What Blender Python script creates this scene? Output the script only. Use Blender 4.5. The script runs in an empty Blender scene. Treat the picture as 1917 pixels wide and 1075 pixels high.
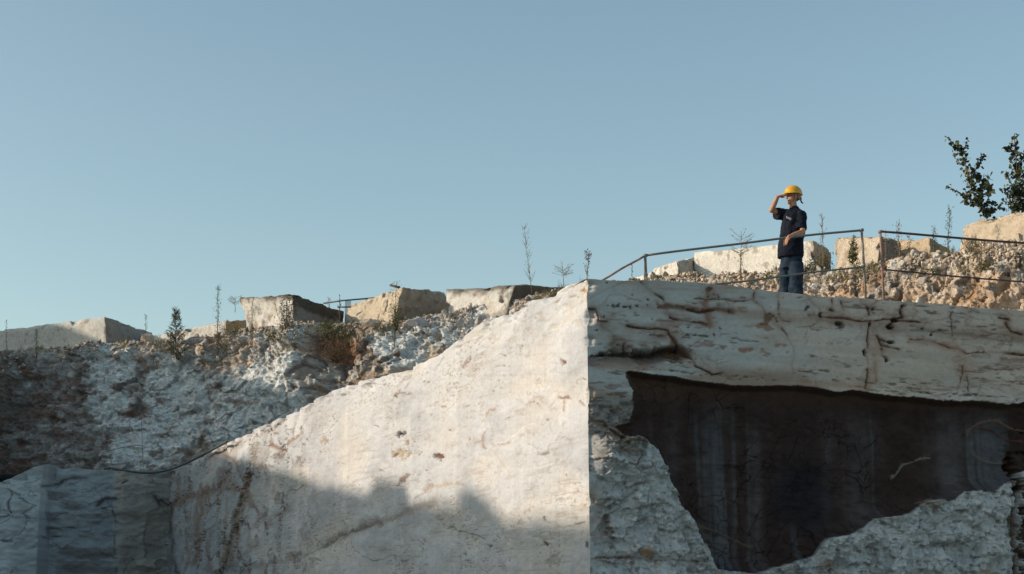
import bpy, math, random
import numpy as np
from mathutils import Vector, Matrix
random.seed(7); rng = np.random.default_rng(7)
SC = bpy.context.scene
# ------------------------------------------------------------------ camera, sky, sun, exposure
F = 3000.0; PITCH = math.radians(12.0); CAM = np.array([0.0, 0.0, 1.6])
cd = bpy.data.cameras.new('camera'); cam = bpy.data.objects.new('camera', cd); SC.collection.objects.link(cam)
cam.location = CAM; cam.rotation_euler = (math.pi/2 + PITCH, 0, 0)
cd.sensor_width = 36; cd.lens = 36*F/1917; cd.clip_start = .1; cd.clip_end = 6000
SC.camera = cam
SUN_EL = math.radians(20); sh = np.array([-.99, -.12]); sh /= np.linalg.norm(sh)
SUN = np.array([sh[0]*math.cos(SUN_EL), sh[1]*math.cos(SUN_EL), math.sin(SUN_EL)])
w = bpy.data.worlds.new('World'); SC.world = w; w.use_nodes = True
nt = w.node_tree; bg = nt.nodes['Background']
sky = nt.nodes.new('ShaderNodeTexSky'); sky.sky_type = 'NISHITA'; sky.sun_disc = False
sky.sun_elevation = SUN_EL; sky.sun_rotation = math.atan2(sh[0], sh[1]); sky.altitude = 300
sky.air_density = 1.0; sky.dust_density = 2.0; sky.ozone_density = 1.6
tint = nt.nodes.new('ShaderNodeVectorMath'); tint.operation = 'MULTIPLY'; tint.inputs[1].default_value = (1.09, 1.06, .86)
nt.links.new(sky.outputs[0], tint.inputs[0]); nt.links.new(tint.outputs[0], bg.inputs[0]); bg.inputs[1].default_value = .135
sd = bpy.data.lights.new('sun', 'SUN'); sun = bpy.data.objects.new('sun', sd); SC.collection.objects.link(sun)
sd.energy = 2.85; sd.angle = math.radians(.53); sd.color = (1, .81, .635)
sun.rotation_euler = Vector(SUN).to_track_quat('Z', 'Y').to_euler()
SC.view_settings.view_transform = 'Standard'; SC.view_settings.look = 'None'
SC.view_settings.exposure = 0.55; SC.view_settings.gamma = 1
SC.render.resolution_x = 1024; SC.render.resolution_y = 574
SC.cycles.max_bounces = 6; SC.cycles.diffuse_bounces = 3; SC.cycles.use_denoising = True

# ------------------------------------------------------------------ helpers: pixel rays, noise, meshes
cth, sth = math.cos(PITCH), math.sin(PITCH)
def ray(px, py):                      # world ray direction with dY = 1
    px = np.asarray(px, float); py = np.asarray(py, float)
    a = (px-958.5)/F; b = (537.5-py)/F
    X = a+0*b; Y = cth-b*sth; Z = sth+b*cth
    return np.stack([X/Y, np.ones_like(Y), Z/Y], -1)
def at(px, py, Y): return CAM + ray(px, py)*np.asarray(Y, float)[..., None]
def proj(P):
    Q = P-CAM; f = Q[..., 1]*cth+Q[..., 2]*sth; u = -Q[..., 1]*sth+Q[..., 2]*cth
    return 958.5+F*Q[..., 0]/f, 537.5-F*u/f
def hsh(ix, iy, iz, s):
    M = np.uint32
    with np.errstate(over='ignore'):
        n = ix.astype(np.int64).astype(M)*M(374761393) + iy.astype(np.int64).astype(M)*M(668265263) + iz.astype(np.int64).astype(M)*M(2246822519) + M((s*3266489917) & 0xffffffff)
        n = (n ^ (n >> M(13)))*M(1274126177); n = (n ^ (n >> M(15)))*M(2654435761); n = n ^ (n >> M(16))
    return n.astype(np.float64)/4294967295.0
def vn(P, s=0):
    i = np.floor(P); f = P-i; f = f*f*f*(f*(f*6-15)+10); r = 0
    for a in (0, 1):
        wa = f[..., 0] if a else 1-f[..., 0]
        for b in (0, 1):
            wb = f[..., 1] if b else 1-f[..., 1]
            for c in (0, 1):
                wc = f[..., 2] if c else 1-f[..., 2]
                r = r+wa*wb*wc*hsh(i[..., 0]+a, i[..., 1]+b, i[..., 2]+c, s)
    return r*2-1
def fbm(P, o=4, s=0, g=.5):
    P = np.asarray(P, float); r = 0; a = 1; t = 0
    for k in range(o):
        r = r+a*vn(P, s+k*7); t += a; a *= g; P = P*2.03+np.array([3.1, 1.7, 5.3])
    return r/t
def vor(P, s=0):
    i = np.floor(P); f1 = np.full(P.shape[:-1], 9.); f2 = f1.copy(); idv = f1*0
    for a in (-1, 0, 1):
        for b in (-1, 0, 1):
            for c in (-1, 0, 1):
                cx, cy, cz = i[..., 0]+a, i[..., 1]+b, i[..., 2]+c
                d = np.sqrt((cx+hsh(cx, cy, cz, s)-P[..., 0])**2+(cy+hsh(cx, cy, cz, s+1)-P[..., 1])**2+(cz+hsh(cx, cy, cz, s+2)-P[..., 2])**2)
                cl = d < f1; f2 = np.where(cl, f1, np.minimum(f2, d)); idv = np.where(cl, hsh(cx, cy, cz, s+3), idv); f1 = np.where(cl, d, f1)
    return f1, f2, idv
def vort(P, s=0):                       # tilted-facet cells: angular broken stone
    i = np.floor(P); f1 = np.full(P.shape[:-1], 9.); f2 = f1.copy(); idv = f1*0; til = f1*0
    for a in (-1, 0, 1):
        for b in (-1, 0, 1):
            for c in (-1, 0, 1):
                cx, cy, cz = i[..., 0]+a, i[..., 1]+b, i[..., 2]+c
                ox = P[..., 0]-cx-hsh(cx, cy, cz, s); oy = P[..., 1]-cy-hsh(cx, cy, cz, s+1); oz = P[..., 2]-cz-hsh(cx, cy, cz, s+2)
                d = np.sqrt(ox*ox+oy*oy+oz*oz); h = hsh(cx, cy, cz, s+3); t = (ox*((h*7.3) % 1-.5)+oy*((h*13.7) % 1-.5)+oz*((h*29.1) % 1-.5))*2
                cl = d < f1; f2 = np.where(cl, f1, np.minimum(f2, d)); idv = np.where(cl, h, idv); til = np.where(cl, t, til); f1 = np.where(cl, d, f1)
    return f1, f2, idv, til
def ss(a, b, x): t = np.clip((x-a)/(b-a), 0, 1); return t*t*(3-2*t)
def mix(a, b, t):
    a = np.asarray(a, float); b = np.asarray(b, float); t = np.asarray(t)[..., None]; return a*(1-t)+b*t
def segd(x, y, poly):
    d = np.full(x.shape, 1e9)
    for (x0, y0), (x1, y1) in zip(poly[:-1], poly[1:]):
        vx, vy = x1-x0, y1-y0; L = vx*vx+vy*vy+1e-9
        t = np.clip(((x-x0)*vx+(y-y0)*vy)/L, 0, 1); d = np.minimum(d, (x-x0-t*vx)**2+(y-y0-t*vy)**2)
    return np.sqrt(d)
def inpoly(x, y, poly):
    r = np.zeros(x.shape, bool); n = len(poly)
    for k in range(n):
        x0, y0 = poly[k]; x1, y1 = poly[(k+1) % n]
        c = ((y0 > y) != (y1 > y)); r ^= c & (x < (x1-x0)*(y-y0)/((y1-y0) if y1 != y0 else 1e-9)+x0)
    return r
def ip(x, pts): a = np.array(pts, float); return np.interp(x, a[:, 0], a[:, 1])
def tag(o, label=None, cat=None, group=None, kind=None):
    if label: o['label'] = label
    if cat: o['category'] = cat
    if group: o['group'] = group
    if kind: o['kind'] = kind
    return o
def mesh(name, V, Fc, m, parent=None, col=None, smooth=True):
    me = bpy.data.meshes.new(name); V = np.asarray(V, float)
    org = np.zeros(3)
    if parent is not None and 'org' in parent: org = np.array(parent['org'])
    if isinstance(Fc, np.ndarray):
        me.vertices.add(len(V)); me.vertices.foreach_set('co', (V-org).ravel())
        k = Fc.shape[1]; me.loops.add(Fc.size); me.loops.foreach_set('vertex_index', Fc.ravel().astype(np.int32))
        me.polygons.add(len(Fc)); me.polygons.foreach_set('loop_start', np.arange(0, Fc.size, k, dtype=np.int32)); me.update(calc_edges=True)
    else:
        me.from_pydata((V-org).tolist(), [], Fc)
    if col is not None:
        at_ = me.color_attributes.new('Col', 'FLOAT_COLOR', 'POINT')
        c = np.ones((len(V), 4)); c[:, :3] = np.clip(col, .004, 1); at_.data.foreach_set('color', c.ravel())
    if smooth: me.polygons.foreach_set('use_smooth', np.ones(len(me.polygons), bool))
    me.materials.append(m)
    o = bpy.data.objects.new(name, me); SC.collection.objects.link(o)
    if parent is not None: o.parent = parent
    return o
def thing(name, loc, label, cat, group=None):
    o = bpy.data.objects.new(name, None); SC.collection.objects.link(o); o.location = loc; o.empty_display_size = .2
    o['org'] = [float(v) for v in loc]; return tag(o, label, cat, group)
def gridf(R, C):
    i = np.arange(R*C).reshape(R, C)
    return np.stack([i[:-1, :-1], i[:-1, 1:], i[1:, 1:], i[1:, :-1]], -1).reshape(-1, 4)
class MB:
    def __init__(s): s.v = []; s.f = []
    def tube(s, pts, r, n=8, cap=True):
        pts = [np.array(p, float) for p in pts]; rs = r if isinstance(r, (list, tuple)) else [r]*len(pts); b = len(s.v)
        up = np.array([.31, .2, .93])
        for k, p in enumerate(pts):
            d = pts[min(k+1, len(pts)-1)]-pts[max(k-1, 0)]; d /= (np.linalg.norm(d)+1e-9)
            a = np.cross(d, up); a /= np.linalg.norm(a); c = np.cross(d, a)
            for j in range(n):
                q = 2*math.pi*j/n; s.v.append(p+rs[k]*(a*math.cos(q)+c*math.sin(q)))
        for k in range(len(pts)-1):
            for j in range(n):
                s.f.append((b+k*n+j, b+k*n+(j+1) % n, b+(k+1)*n+(j+1) % n, b+(k+1)*n+j))
        if cap: s.f.append(tuple(b+j for j in range(n))[::-1]); s.f.append(tuple(b+(len(pts)-1)*n+j for j in range(n)))
        return s
    def ell(s, c, rx, ry, rz, R=None, nu=20, nv=12):
        b = len(s.v); R = np.eye(3) if R is None else R
        for i in range(nv+1):
            th = math.pi*i/nv
            for j in range(nu):
                q = 2*math.pi*j/nu
                s.v.append(np.array(c)+R@np.array([rx*math.sin(th)*math.cos(q), ry*math.sin(th)*math.sin(q), rz*math.cos(th)]))
        for i in range(nv):
            for j in range(nu): s.f.append((b+i*nu+j, b+(i+1)*nu+j, b+(i+1)*nu+(j+1) % nu, b+i*nu+(j+1) % nu))
        return s
    def ring_loft(s, rings, cap=True):            # rings: list of lists of points
        b = len(s.v); n = len(rings[0])
        for r in rings: s.v += [np.array(p, float) for p in r]
        for k in range(len(rings)-1):
            for j in range(n): s.f.append((b+k*n+j, b+k*n+(j+1) % n, b+(k+1)*n+(j+1) % n, b+(k+1)*n+j))
        if cap: s.f.append(tuple(b+j for j in range(n))[::-1]); s.f.append(tuple(b+(len(rings)-1)*n+j for j in range(n)))
        return s
    def build(s, name, m, parent=None, smooth=True): return mesh(name, np.array(s.v), s.f, m, parent, smooth=smooth)

# ------------------------------------------------------------------ materials
def newmat(name, rough=.9, spec=.2):
    m = bpy.data.materials.new(name); m.use_nodes = True; b = m.node_tree.nodes['Principled BSDF']
    b.inputs['Roughness'].default_value = rough; b.inputs['Specular IOR Level'].default_value = spec
    return m, m.node_tree, b
def rockmat(name, s1=22, amt=.22, bump=.35, bdist=.02, s2=4):
    m, t, b = newmat(name, .95, .1); N = t.nodes; L = t.links
    a = N.new('ShaderNodeAttribute'); a.attribute_name = 'Col'
    g = N.new('ShaderNodeNewGeometry')
    n1 = N.new('ShaderNodeTexNoise'); n1.inputs['Scale'].default_value = s1; n1.inputs['Detail'].default_value = 8; n1.inputs['Roughness'].default_value = .65
    L.new(g.outputs['Position'], n1.inputs['Vector'])
    r = N.new('ShaderNodeMapRange'); r.inputs[1].default_value = .3; r.inputs[2].default_value = .7; r.inputs[3].default_value = 1-amt; r.inputs[4].default_value = 1+amt*.6
    L.new(n1.outputs['Fac'], r.inputs[0])
    v = N.new('ShaderNodeVectorMath'); v.operation = 'SCALE'; L.new(a.outputs['Color'], v.inputs[0]); L.new(r.outputs[0], v.inputs['Scale'])
    n3 = N.new('ShaderNodeTexNoise'); n3.inputs['Scale'].default_value = s1*3.1; n3.inputs['Detail'].default_value = 5; n3.inputs['Roughness'].default_value = .7; L.new(g.outputs['Position'], n3.inputs['Vector'])
    r3 = N.new('ShaderNodeMapRange'); r3.inputs[1].default_value = .60; r3.inputs[2].default_value = .70; r3.inputs[3].default_value = 1; r3.inputs[4].default_value = 1-amt*2.2; L.new(n3.outputs['Fac'], r3.inputs[0])
    v3 = N.new('ShaderNodeVectorMath'); v3.operation = 'SCALE'; L.new(v.outputs[0], v3.inputs[0]); L.new(r3.outputs[0], v3.inputs['Scale'])
    L.new(v3.outputs[0], b.inputs['Base Color'])
    n2 = N.new('ShaderNodeTexNoise'); n2.inputs['Scale'].default_value = s2*6; n2.inputs['Detail'].default_value = 9; n2.inputs['Roughness'].default_value = .7
    L.new(g.outputs['Position'], n2.inputs['Vector'])
    bp = N.new('ShaderNodeBump'); bp.inputs['Strength'].default_value = bump; bp.inputs['Distance'].default_value = bdist
    L.new(n2.outputs['Fac'], bp.inputs['Height']); L.new(bp.outputs[0], b.inputs['Normal'])
    return m
def plain(name, c, rough=.7, spec=.3, var=.2, scale=30, c2=None, bump=0):
    m, t, b = newmat(name, rough, spec); N = t.nodes; L = t.links
    tc = N.new('ShaderNodeTexCoord'); n1 = N.new('ShaderNodeTexNoise'); n1.inputs['Scale'].default_value = scale; n1.inputs['Detail'].default_value = 6
    L.new(tc.outputs['Object'], n1.inputs['Vector'])
    cr = N.new('ShaderNodeValToRGB'); cr.color_ramp.elements[0].position = .35; cr.color_ramp.elements[1].position = .65
    c2 = c2 or tuple(x*(1-var) for x in c)
    cr.color_ramp.elements[0].color = (*c2, 1); cr.color_ramp.elements[1].color = (*c, 1)
    L.new(n1.outputs['Fac'], cr.inputs[0]); L.new(cr.outputs[0], b.inputs['Base Color'])
    if bump:
        bp = N.new('ShaderNodeBump'); bp.inputs['Strength'].default_value = bump; bp.inputs['Distance'].default_value = .01
        L.new(n1.outputs['Fac'], bp.inputs['Height']); L.new(bp.outputs[0], b.inputs['Normal'])
    return m
M_cut = rockmat('cut_travertine', 16, .12, .28, .010)
M_rub = rockmat('rough_rock', 6, .3, .5, .03, 3)
M_blk = rockmat('block_stone', 9, .22, .8, .03, 3)
M_stn = rockmat('rubble_stone', 14, .25, .4, .015)
M_gnd = plain('quarry_floor', (.23, .235, .235), .95, .1, .3, .8)
PALE = np.array([.525, .555, .585]); GREY = np.array([.40, .415, .40]); TAN = np.array([.44, .34, .26]); BRN = np.array([.17, .095, .06]); BLK = np.array([.035, .03, .028])

# ------------------------------------------------------------------ the cut corner: two faces of one bench
D = 23.5
C0 = at(1100, 523, D); ZB = C0[2]
phA = math.radians(22.8); uA = np.array([-math.sin(phA), math.cos(phA), 0]); nA = np.array([-math.cos(phA), -math.sin(phA), 0])
phR = math.radians(70.6); uR = np.array([math.sin(phR), math.cos(phR), 0]); nR = np.array([math.cos(phR), -math.sin(phR), 0])
uR = uR; nR = np.array([uR[1], -uR[0], 0])
def hitplane(px, py, n, P0=C0):
    r = ray(px, py); k = ((P0-CAM)@n)/(r@n); return CAM+r*np.asarray(k)[..., None]
topA = [(250, 905), (320, 880), (380, 853), (400, 842), (418, 831), (456, 814), (528, 783), (576, 757), (631, 728), (665, 717), (720, 703), (752, 694), (768, 688), (780, 680), (816, 667), (839, 651), (882, 615), (910, 601), (952, 586), (986, 566), (1000, 563), (1017, 559), (1030, 556), (1042, 549), (1060, 536), (1076, 532), (1090, 526), (1100, 523)]
topR = [(1100, 523), (1150, 524), (1200, 526), (1260, 528), (1310, 531), (1360, 536), (1420, 541), (1480, 547), (1530, 552), (1580, 557), (1640, 561), (1700, 566), (1800, 573), (1850, 577), (1917, 583), (2300, 612)]
def ztop(px, pts, n):
    return hitplane(px, ip(px, pts), n)[..., 2]
def face_grid(pxs, pts, u, n, zlow, nlow, nhi, jit):
    base = hitplane(pxs, np.full(len(pxs), 700.), n); t = (base-C0)@u
    zt = ztop(pxs, pts, n)+jit(t)
    zr = np.concatenate([np.linspace(0, zlow, nlow, endpoint=False), np.linspace(0, 1, nhi)+0])
    Z = np.empty((nlow+nhi, len(pxs)))
    Z[:nlow] = np.linspace(-.3, zlow, nlow, endpoint=False)[:, None]
    Z[nlow:] = zlow+np.linspace(0, 1, nhi)[:, None]*(zt-zlow)[None]
    T = np.broadcast_to(t, Z.shape)
    P = C0[None, None]*np.array([1, 1, 0])+T[..., None]*u+Z[..., None]*np.array([0, 0, 1])
    return P, T, Z, zt
def cap(P, n, depth=3.0, k=6, col=None):      # roll the top row over, back into the bench
    top = P[-1]; rows = []
    for j in range(1, k+1):
        q = (j/k)**2*depth; rows.append(top-n*q+np.array([0, 0, .02*min(1, j)-.02*q])+fbm(top*3, 2, 5)[..., None]*np.array([0, 0, .02]))
    P2 = np.concatenate([P, np.array(rows)], 0)
    return P2
def cr(l, sx, sy, k): return [(sx+a*k, sy+b*k) for a, b in l]
def c3(*l): return cr(l, 1080, 520, .2418)
def c4(*l): return cr(l, 1500, 520, .2419)
def c6(*l): return cr(l, 0, 760, .3338)
def c7(*l): return cr(l, 600, 600, .4419)

def arris(P, T, Z):
    q = np.stack([Z*0, Z*0, Z], -1); c_ = .012+.05*ss(.12, .5, fbm(q*5, 4, 901))+.07*ss(.3, .5, fbm(q*1.6, 3, 902))
    w_ = np.exp(-(T/(.05+.6*c_))**2)*c_; return P-w_[..., None]*(nA+nR)*.8
# ---- face A (sunlit)
pxA = np.concatenate([np.arange(292, 1099, 1.5), [1100]])
P, T, Z, zt = face_grid(pxA, topA, uA, nA, 1.9, 14, 400, lambda t: .035*fbm(np.stack([t*1.6, t*0, t*0+3], -1), 4, 3))
PX, PY = proj(P)
W1 = fbm(np.stack([T*.5, Z*1.2, T*0], -1), 4, 11); W2 = fbm(np.stack([T*2.2, Z*4, T*0], -1), 4, 21); W3 = fbm(np.stack([T*9, Z*14, T*0], -1), 4, 31, .65)
edge = ss(0, .25, T)
disp = edge*(.07*W1+.014*W2+.004*W3)
blk = np.floor(T/1.9+.3*W1)
disp += edge*.025*(hsh(blk, np.floor(Z/1.5+.4*W1), blk*0, 4)-.5)
col = mix(PALE, PALE*np.array([.86, .87, .88]), ss(-.1, .45, W1+.4*W2))
col = mix(col, PALE*np.array([1.05, 1.0, .93]), ss(.05, .5, -W1+.5*fbm(np.stack([T*.3, Z*.4, T*0+9], -1), 3, 8)))
col = mix(col, [.38, .35, .31], .5*ss(.28, .5, fbm(np.stack([T*3.5, Z*14, T*0], -1), 4, 41))*ss(-.2, .3, fbm(np.stack([T*.4, Z*.7, T*0], -1), 2, 43)))
streak = fbm(np.stack([T*3, Z*.35, T*0+4], -1), 3, 47); col = col*(1+.06*streak)[..., None]
wx = PX+7*W2+3*W3; wy = PY+5*W2+3*W3
def stain(poly, wd, cc, k=1., dep=0.):
    global col, disp
    d = segd(wx, wy, poly); wv = wd*(1+.8*W3+.7*W2)
    m_ = np.clip(np.exp(-(d/np.maximum(wv, .4))**2), 0, 1)*k; col = mix(col, cc, m_); disp = disp-dep*m_*edge
def spot(px, py, rx, ry, cc, k=1., dep=.0, rot=0.):
    global col, disp
    c_, s_ = math.cos(rot), math.sin(rot); dx = wx-px; dy = wy-py
    q = np.sqrt(((dx*c_+dy*s_)/rx)**2+((-dx*s_+dy*c_)/ry)**2)+1.35*W3+.5*W2
    m_ = ss(1.1, .35, q)*k; col = mix(col, cc, m_); disp = disp-dep*m_*edge
# long lines
for a in [c6((1400, 380), (1370, 470), (1350, 560), (1320, 640), (1325, 690), (1290, 780), (1285, 870), (1220, 930))]:
    stain(a, 9, BRN*1.3, .8); stain(a, 3.5, BLK, .95, .06)
stain(c6((1140, 480), (1130, 560), (1110, 640), (1110, 740), (1100, 830), (1080, 880)), 9, BRN*1.7, .7, .02)
stain(c6((950, 560), (1000, 540), (1080, 500), (1160, 490), (1240, 440), (1270, 380)), 9, BRN*1.6, .7, .02)
stain(c6((960, 560), (950, 640), (965, 800), (985, 944)), 4, BRN, .7, .03)
stain(c6((1280, 470), (1380, 470), (1410, 560), (1450, 610)), 4, BRN*1.2, .7, .02)
stain(c6((1550, 490), (1530, 540)), 3, BRN, .7, .02); stain(c6((1040, 590), (1040, 700), (1050, 820)), 3, BRN*1.5, .6)
stain(c6((1180, 700), (1160, 800), (1180, 930)), 5, BRN*1.6, .5); stain(c6((1200, 930), (1300, 890), (1450, 900), (1600, 850), (1700, 840)), 6, [.2, .19, .18], .5)
stain(c6((1000, 400), (1010, 470), (990, 540)), 4, BRN*1.4, .6); stain(c6((1620, 580), (1500, 620), (1400, 680)), 5, [.25, .22, .2], .5)
stain(c6((1150, 280), (1240, 270), (1300, 300), (1330, 320)), 4, BRN*1.3, .6, .02); stain(c6((1450, 350), (1500, 330), (1530, 340)), 3, BRN, .6)
stain(c6((1330, 330), (1350, 400), (1370, 470)), 3, BRN*1.4, .6)
stain(c7((0, 950), (90, 910), (200, 870), (400, 800), (480, 775)), 9, [.27, .26, .24], .75, .02); stain(c7((0, 960), (100, 905), (260, 860)), 3, [.1, .09, .085], .6, .02)
stain(c7((330, 700), (375, 650)), 3, BRN, .7, .02); stain(c7((500, 705), (590, 690)), 3, [.42, .33, .2], .6); stain(c7((400, 750), (480, 700)), 2.5, BRN*1.6, .5)
stain(c7((597, 200), (628, 152)), 2.2, BRN*1.2, .8, .02); stain(c7((600, 195), (640, 182), (680, 180)), 3, [.4, .35, .3], .5)
stain(c7((1000, 325), (1040, 325)), 3, BRN*1.3, .8, .03); stain(c7((1018, 325), (1022, 380)), 2.5, BRN*1.5, .6); stain(c7((1085, 335), (1110, 355)), 3, BRN*1.4, .6)
stain(c7((700, 455), (695, 540)), 2, BRN*1.6, .6); stain(c7((655, 520), (690, 510)), 2, BRN*1.6, .5); stain(c7((730, 530), (800, 515)), 2, BRN*2, .4)
stain(c7((940, 570), (970, 565)), 2.2, BRN, .7, .02); stain(c7((970, 440), (975, 590)), 1.2, [.4, .36, .33], .6); stain(c7((700, 405), (720, 380), (740, 378)), 2, BRN*2, .6)
stain(c7((320, 320), (345, 312), (390, 310)), 2, BRN, .6); stain(c7((300, 370), (340, 270), (355, 220)), 2.5, [.4, .35, .3], .5); stain(c7((370, 280), (400, 210)), 2, [.4, .35, .3], .5)
stain(c7((1085, 862), (1112, 854)), 2.2, BLK*2, .9, .02); stain(c7((950, 835), (950, 850)), 1.6, BLK*2, .8); stain(c7((740, 560), (790, 640)), 1.2, [.45, .4, .36], .5)
for k in range(7):
    stain([(870+k*6+rng.uniform(-5, 5), 636+k*18), (1000, 630+k*17), (1096, 622+k*19)], 1.0, [.45, .41, .36], .35)
stain([(505, 832), (520, 838), (533, 842)], 5, BRN*1.4, .8, .03); stain([(540, 831), (552, 824), (562, 817)], 4, BRN*1.5, .75, .02); spot(606, 824, 9, 7, [.34, .29, .2], .8, .02)
spot(748, 815, 9, 6, BLK*1.3, 1, .07, -.6); spot(752, 850, 17, 9, [.38, .31, .19], .85, .03); spot(739, 853, 8, 5, BRN, .7, .03); spot(764, 826, 5, 6, BRN*1.6, .7, .02)
spot(819, 855, 9, 5.5, BRN*.9, .95, .06, -.4); spot(1050, 675, 6, 6, BRN*1.1, .95, .05); spot(744, 742, 4.5, 5, BRN, .9, .04); spot(797, 716, 6, 3, BRN, .8, .03)
spot(607, 825, 6, 6, [.3, .26, .2], .6); spot(878, 824, 4, 4, BRN*1.4, .7, .02); spot(1024, 787, 3, 3, BRN*1.2, .8, .02); spot(843, 703, 2.5, 3, BRN, .8); spot(1000, 745, 9, 7, [.42, .37, .32], .5, .02)
spot(1033, 1050, 13, 16, [.27, .27, .26], .6, .02); spot(1019, 1017, 3.5, 5, BLK*2, .9, .03); spot(1096, 1017, 2.5, 6, BLK*2, .8); spot(1060, 890, 2.5, 4, BLK*2, .8); spot(748, 1044, 20, 10, [.3, .3, .29], .5)
spot(1095, 545, 12, 6, [.5, .28, .1], .8, .03); spot(1099, 556, 5, 8, BRN, .9, .02); spot(1085, 604, 12, 9, [.45, .41, .36], .5, .02); spot(1045, 612, 16, 8, [.47, .43, .38], .5, .02); spot(990, 620, 14, 7, [.48, .44, .39], .5)
spot(840, 620, 20, 12, [.47, .45, .42], .5); spot(880, 690, 14, 8, [.46, .44, .41], .5)
e1, e2, eid = vor(np.stack([T*.9, Z*1.7, T*0+3], -1)+.5*W2[..., None]+.8*W1[..., None], 147); lnm = ss(.02, .0, (e2-e1))*ss(.0, .25, fbm(np.stack([T*.6, Z*1.2, T*0+15], -1), 3, 149)); col = mix(col, [.33, .29, .25], .6*lnm); disp -= .012*lnm*edge
col = col*(1+.09*(eid-.5))[..., None]
hl = ss(.26, .38, fbm(np.stack([T*1.2, Z*34+2*W1, T*0+25], -1), 3, 151, .6))*ss(-.05, .25, fbm(np.stack([T*.7, Z*1.5, T*0+35], -1), 3, 153)); col = mix(col, [.36, .33, .29], .45*hl)
saw = vn(np.stack([T*14, Z*.12, T*0], -1), 155); col = col*(1+.035*saw)[..., None]
g1_ = ss(.26, .40, fbm(np.stack([T*9, Z*26, T*0+5], -1), 4, 141, .6))*ss(-.05, .3, fbm(np.stack([T*.8, Z*1.4, T*0+5], -1), 3, 143)); col = mix(col, [.30, .25, .20], .7*g1_); disp -= .01*g1_*edge
for k in range(110):                         # scattered natural pits
    x = rng.uniform(330, 1090); y = ip(x, topA)+rng.uniform(8, 500)
    r_ = rng.uniform(.9, 2.4)
    spot(x, y, r_*rng.uniform(1, 3), r_, mix(BRN*1.2, [.35, .32, .28], rng.uniform(0, 1)), rng.uniform(.4, .85), .015, rng.uniform(-.7, .1))
low = fbm(np.stack([T*.7, Z*1.0, T*0+7], -1), 3, 61); col = mix(col, col*np.array([.55, .63, .68]), ss(620, 380, PX+90*low)*ss(830, 900, PY+40*W1))  # lower left of the face: deepening shade painted into the stone colour
pv1, pv2, pvi = vor(np.stack([T*.55, Z*.75+.12*T, T*0+51], -1)+.5*W2[..., None]+.5*W1[..., None], 157); lz = ss(640, 480, PX+60*low)*ss(0, .3, W1+W2+.35)
jn = ss(.07, .0, pv2-pv1); col = mix(col, [.20, .15, .12], .7*ss(.22, 0, pv2-pv1)*lz*ss(-.2, .3, W3+.4*W2)); col = mix(col, BLK*1.5, .8*jn*lz*ss(-.3, .1, W3)); disp -= .035*jn*lz
sc_ = ss(.24, .38, fbm(np.stack([T*3.0+Z*1.6, Z*7-T*1.2, T*0+81], -1), 4, 159, .62))*ss(-.15, .2, fbm(np.stack([T*.5, Z*.9, T*0+83], -1), 3, 161)); col = mix(col, [.22, .19, .17], .6*sc_*lz)
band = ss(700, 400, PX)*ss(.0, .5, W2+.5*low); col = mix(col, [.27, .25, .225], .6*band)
# ragged crest: chips fall away near the top edge
ch = ss(.45, .0, zt[None]-Z)*ss(-.1, .5, W2); disp -= .12*ch*edge
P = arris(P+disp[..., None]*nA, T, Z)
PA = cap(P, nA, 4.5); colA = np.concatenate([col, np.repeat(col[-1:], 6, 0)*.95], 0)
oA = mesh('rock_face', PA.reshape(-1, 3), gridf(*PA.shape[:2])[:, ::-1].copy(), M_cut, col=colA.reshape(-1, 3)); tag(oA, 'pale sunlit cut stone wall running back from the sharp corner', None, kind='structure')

# ---- face R (shaded, with the dark hollow)
pxR = np.concatenate([[1100], np.arange(1101.3, 1930, 1.35), np.linspace(1940, 2300, 50)])
P, T, Z, zt = face_grid(pxR, topR, uR, nR, 1.9, 14, 400, lambda t: .03*fbm(np.stack([t*2, t*0, t*0+8], -1), 4, 5))
PX, PY = proj(P)
W1 = fbm(np.stack([T*.5, Z*1.2, T*0+20], -1), 4, 12); W2 = fbm(np.stack([T*2.2, Z*4, T*0+20], -1), 4, 22); W3 = fbm(np.stack([T*9, Z*15, T*0+20], -1), 4, 32, .65)
edge = ss(0, .3, T)
wx = PX+6*W2+2.5*W3; wy = PY+4*W2+2.5*W3
TT = ss(1250, 1650, PX+60*W1)
col = mix(GREY*1.2, [.56, .475, .40], TT); disp = edge*(.04*W1+.008*W2+.003*W3)
strata = fbm(np.stack([T*.35, Z*9+.4*W1, T*0], -1), 4, 51)
col = col*(1+.16*strata)[..., None]; disp += .006*strata*edge
col = mix(col, [.33, .235, .175], .85*ss(-.10, .4, strata*.6+W1*.8+fbm(np.stack([T*.9, Z*2.2, T*0], -1), 3, 57))*ss(-.15, .35, fbm(np.stack([T*.3, Z*.8, T*0+2], -1), 2, 53)))
rel = Z-zt[None]                              # below the crest
col = mix(col, [.34, .25, .19], .65*ss(.16, .0, np.abs(rel+.42+.05*W2))*ss(1200, 1320, PX))
dl = ss(.2, .45, fbm(np.stack([T*5, Z*26, T*0], -1), 3, 54))*ss(.0, .3, fbm(np.stack([T*.5, Z*3, T*0], -1), 2, 58)); col = mix(col, [.12, .095, .085], .75*dl); disp -= .012*dl
e1, e2, eid = vor(np.stack([T*1.3, Z*3.0, T*0+3], -1)+.55*W2[..., None]+.9*W1[..., None], 247); gate = ss(-.02, .25, fbm(np.stack([T*.7, Z*1.4, T*0+15], -1), 3, 249)); lnm = ss(.022, .0, e2-e1)*gate
col = mix(col, [.30, .20, .145], .45*ss(.12, .0, e2-e1)*gate); col = mix(col, BRN*.6, .6*lnm*ss(-.1, .3, W3)); disp -= .006*lnm*edge; col = col*(1+.08*(eid-.5))[..., None]
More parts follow.
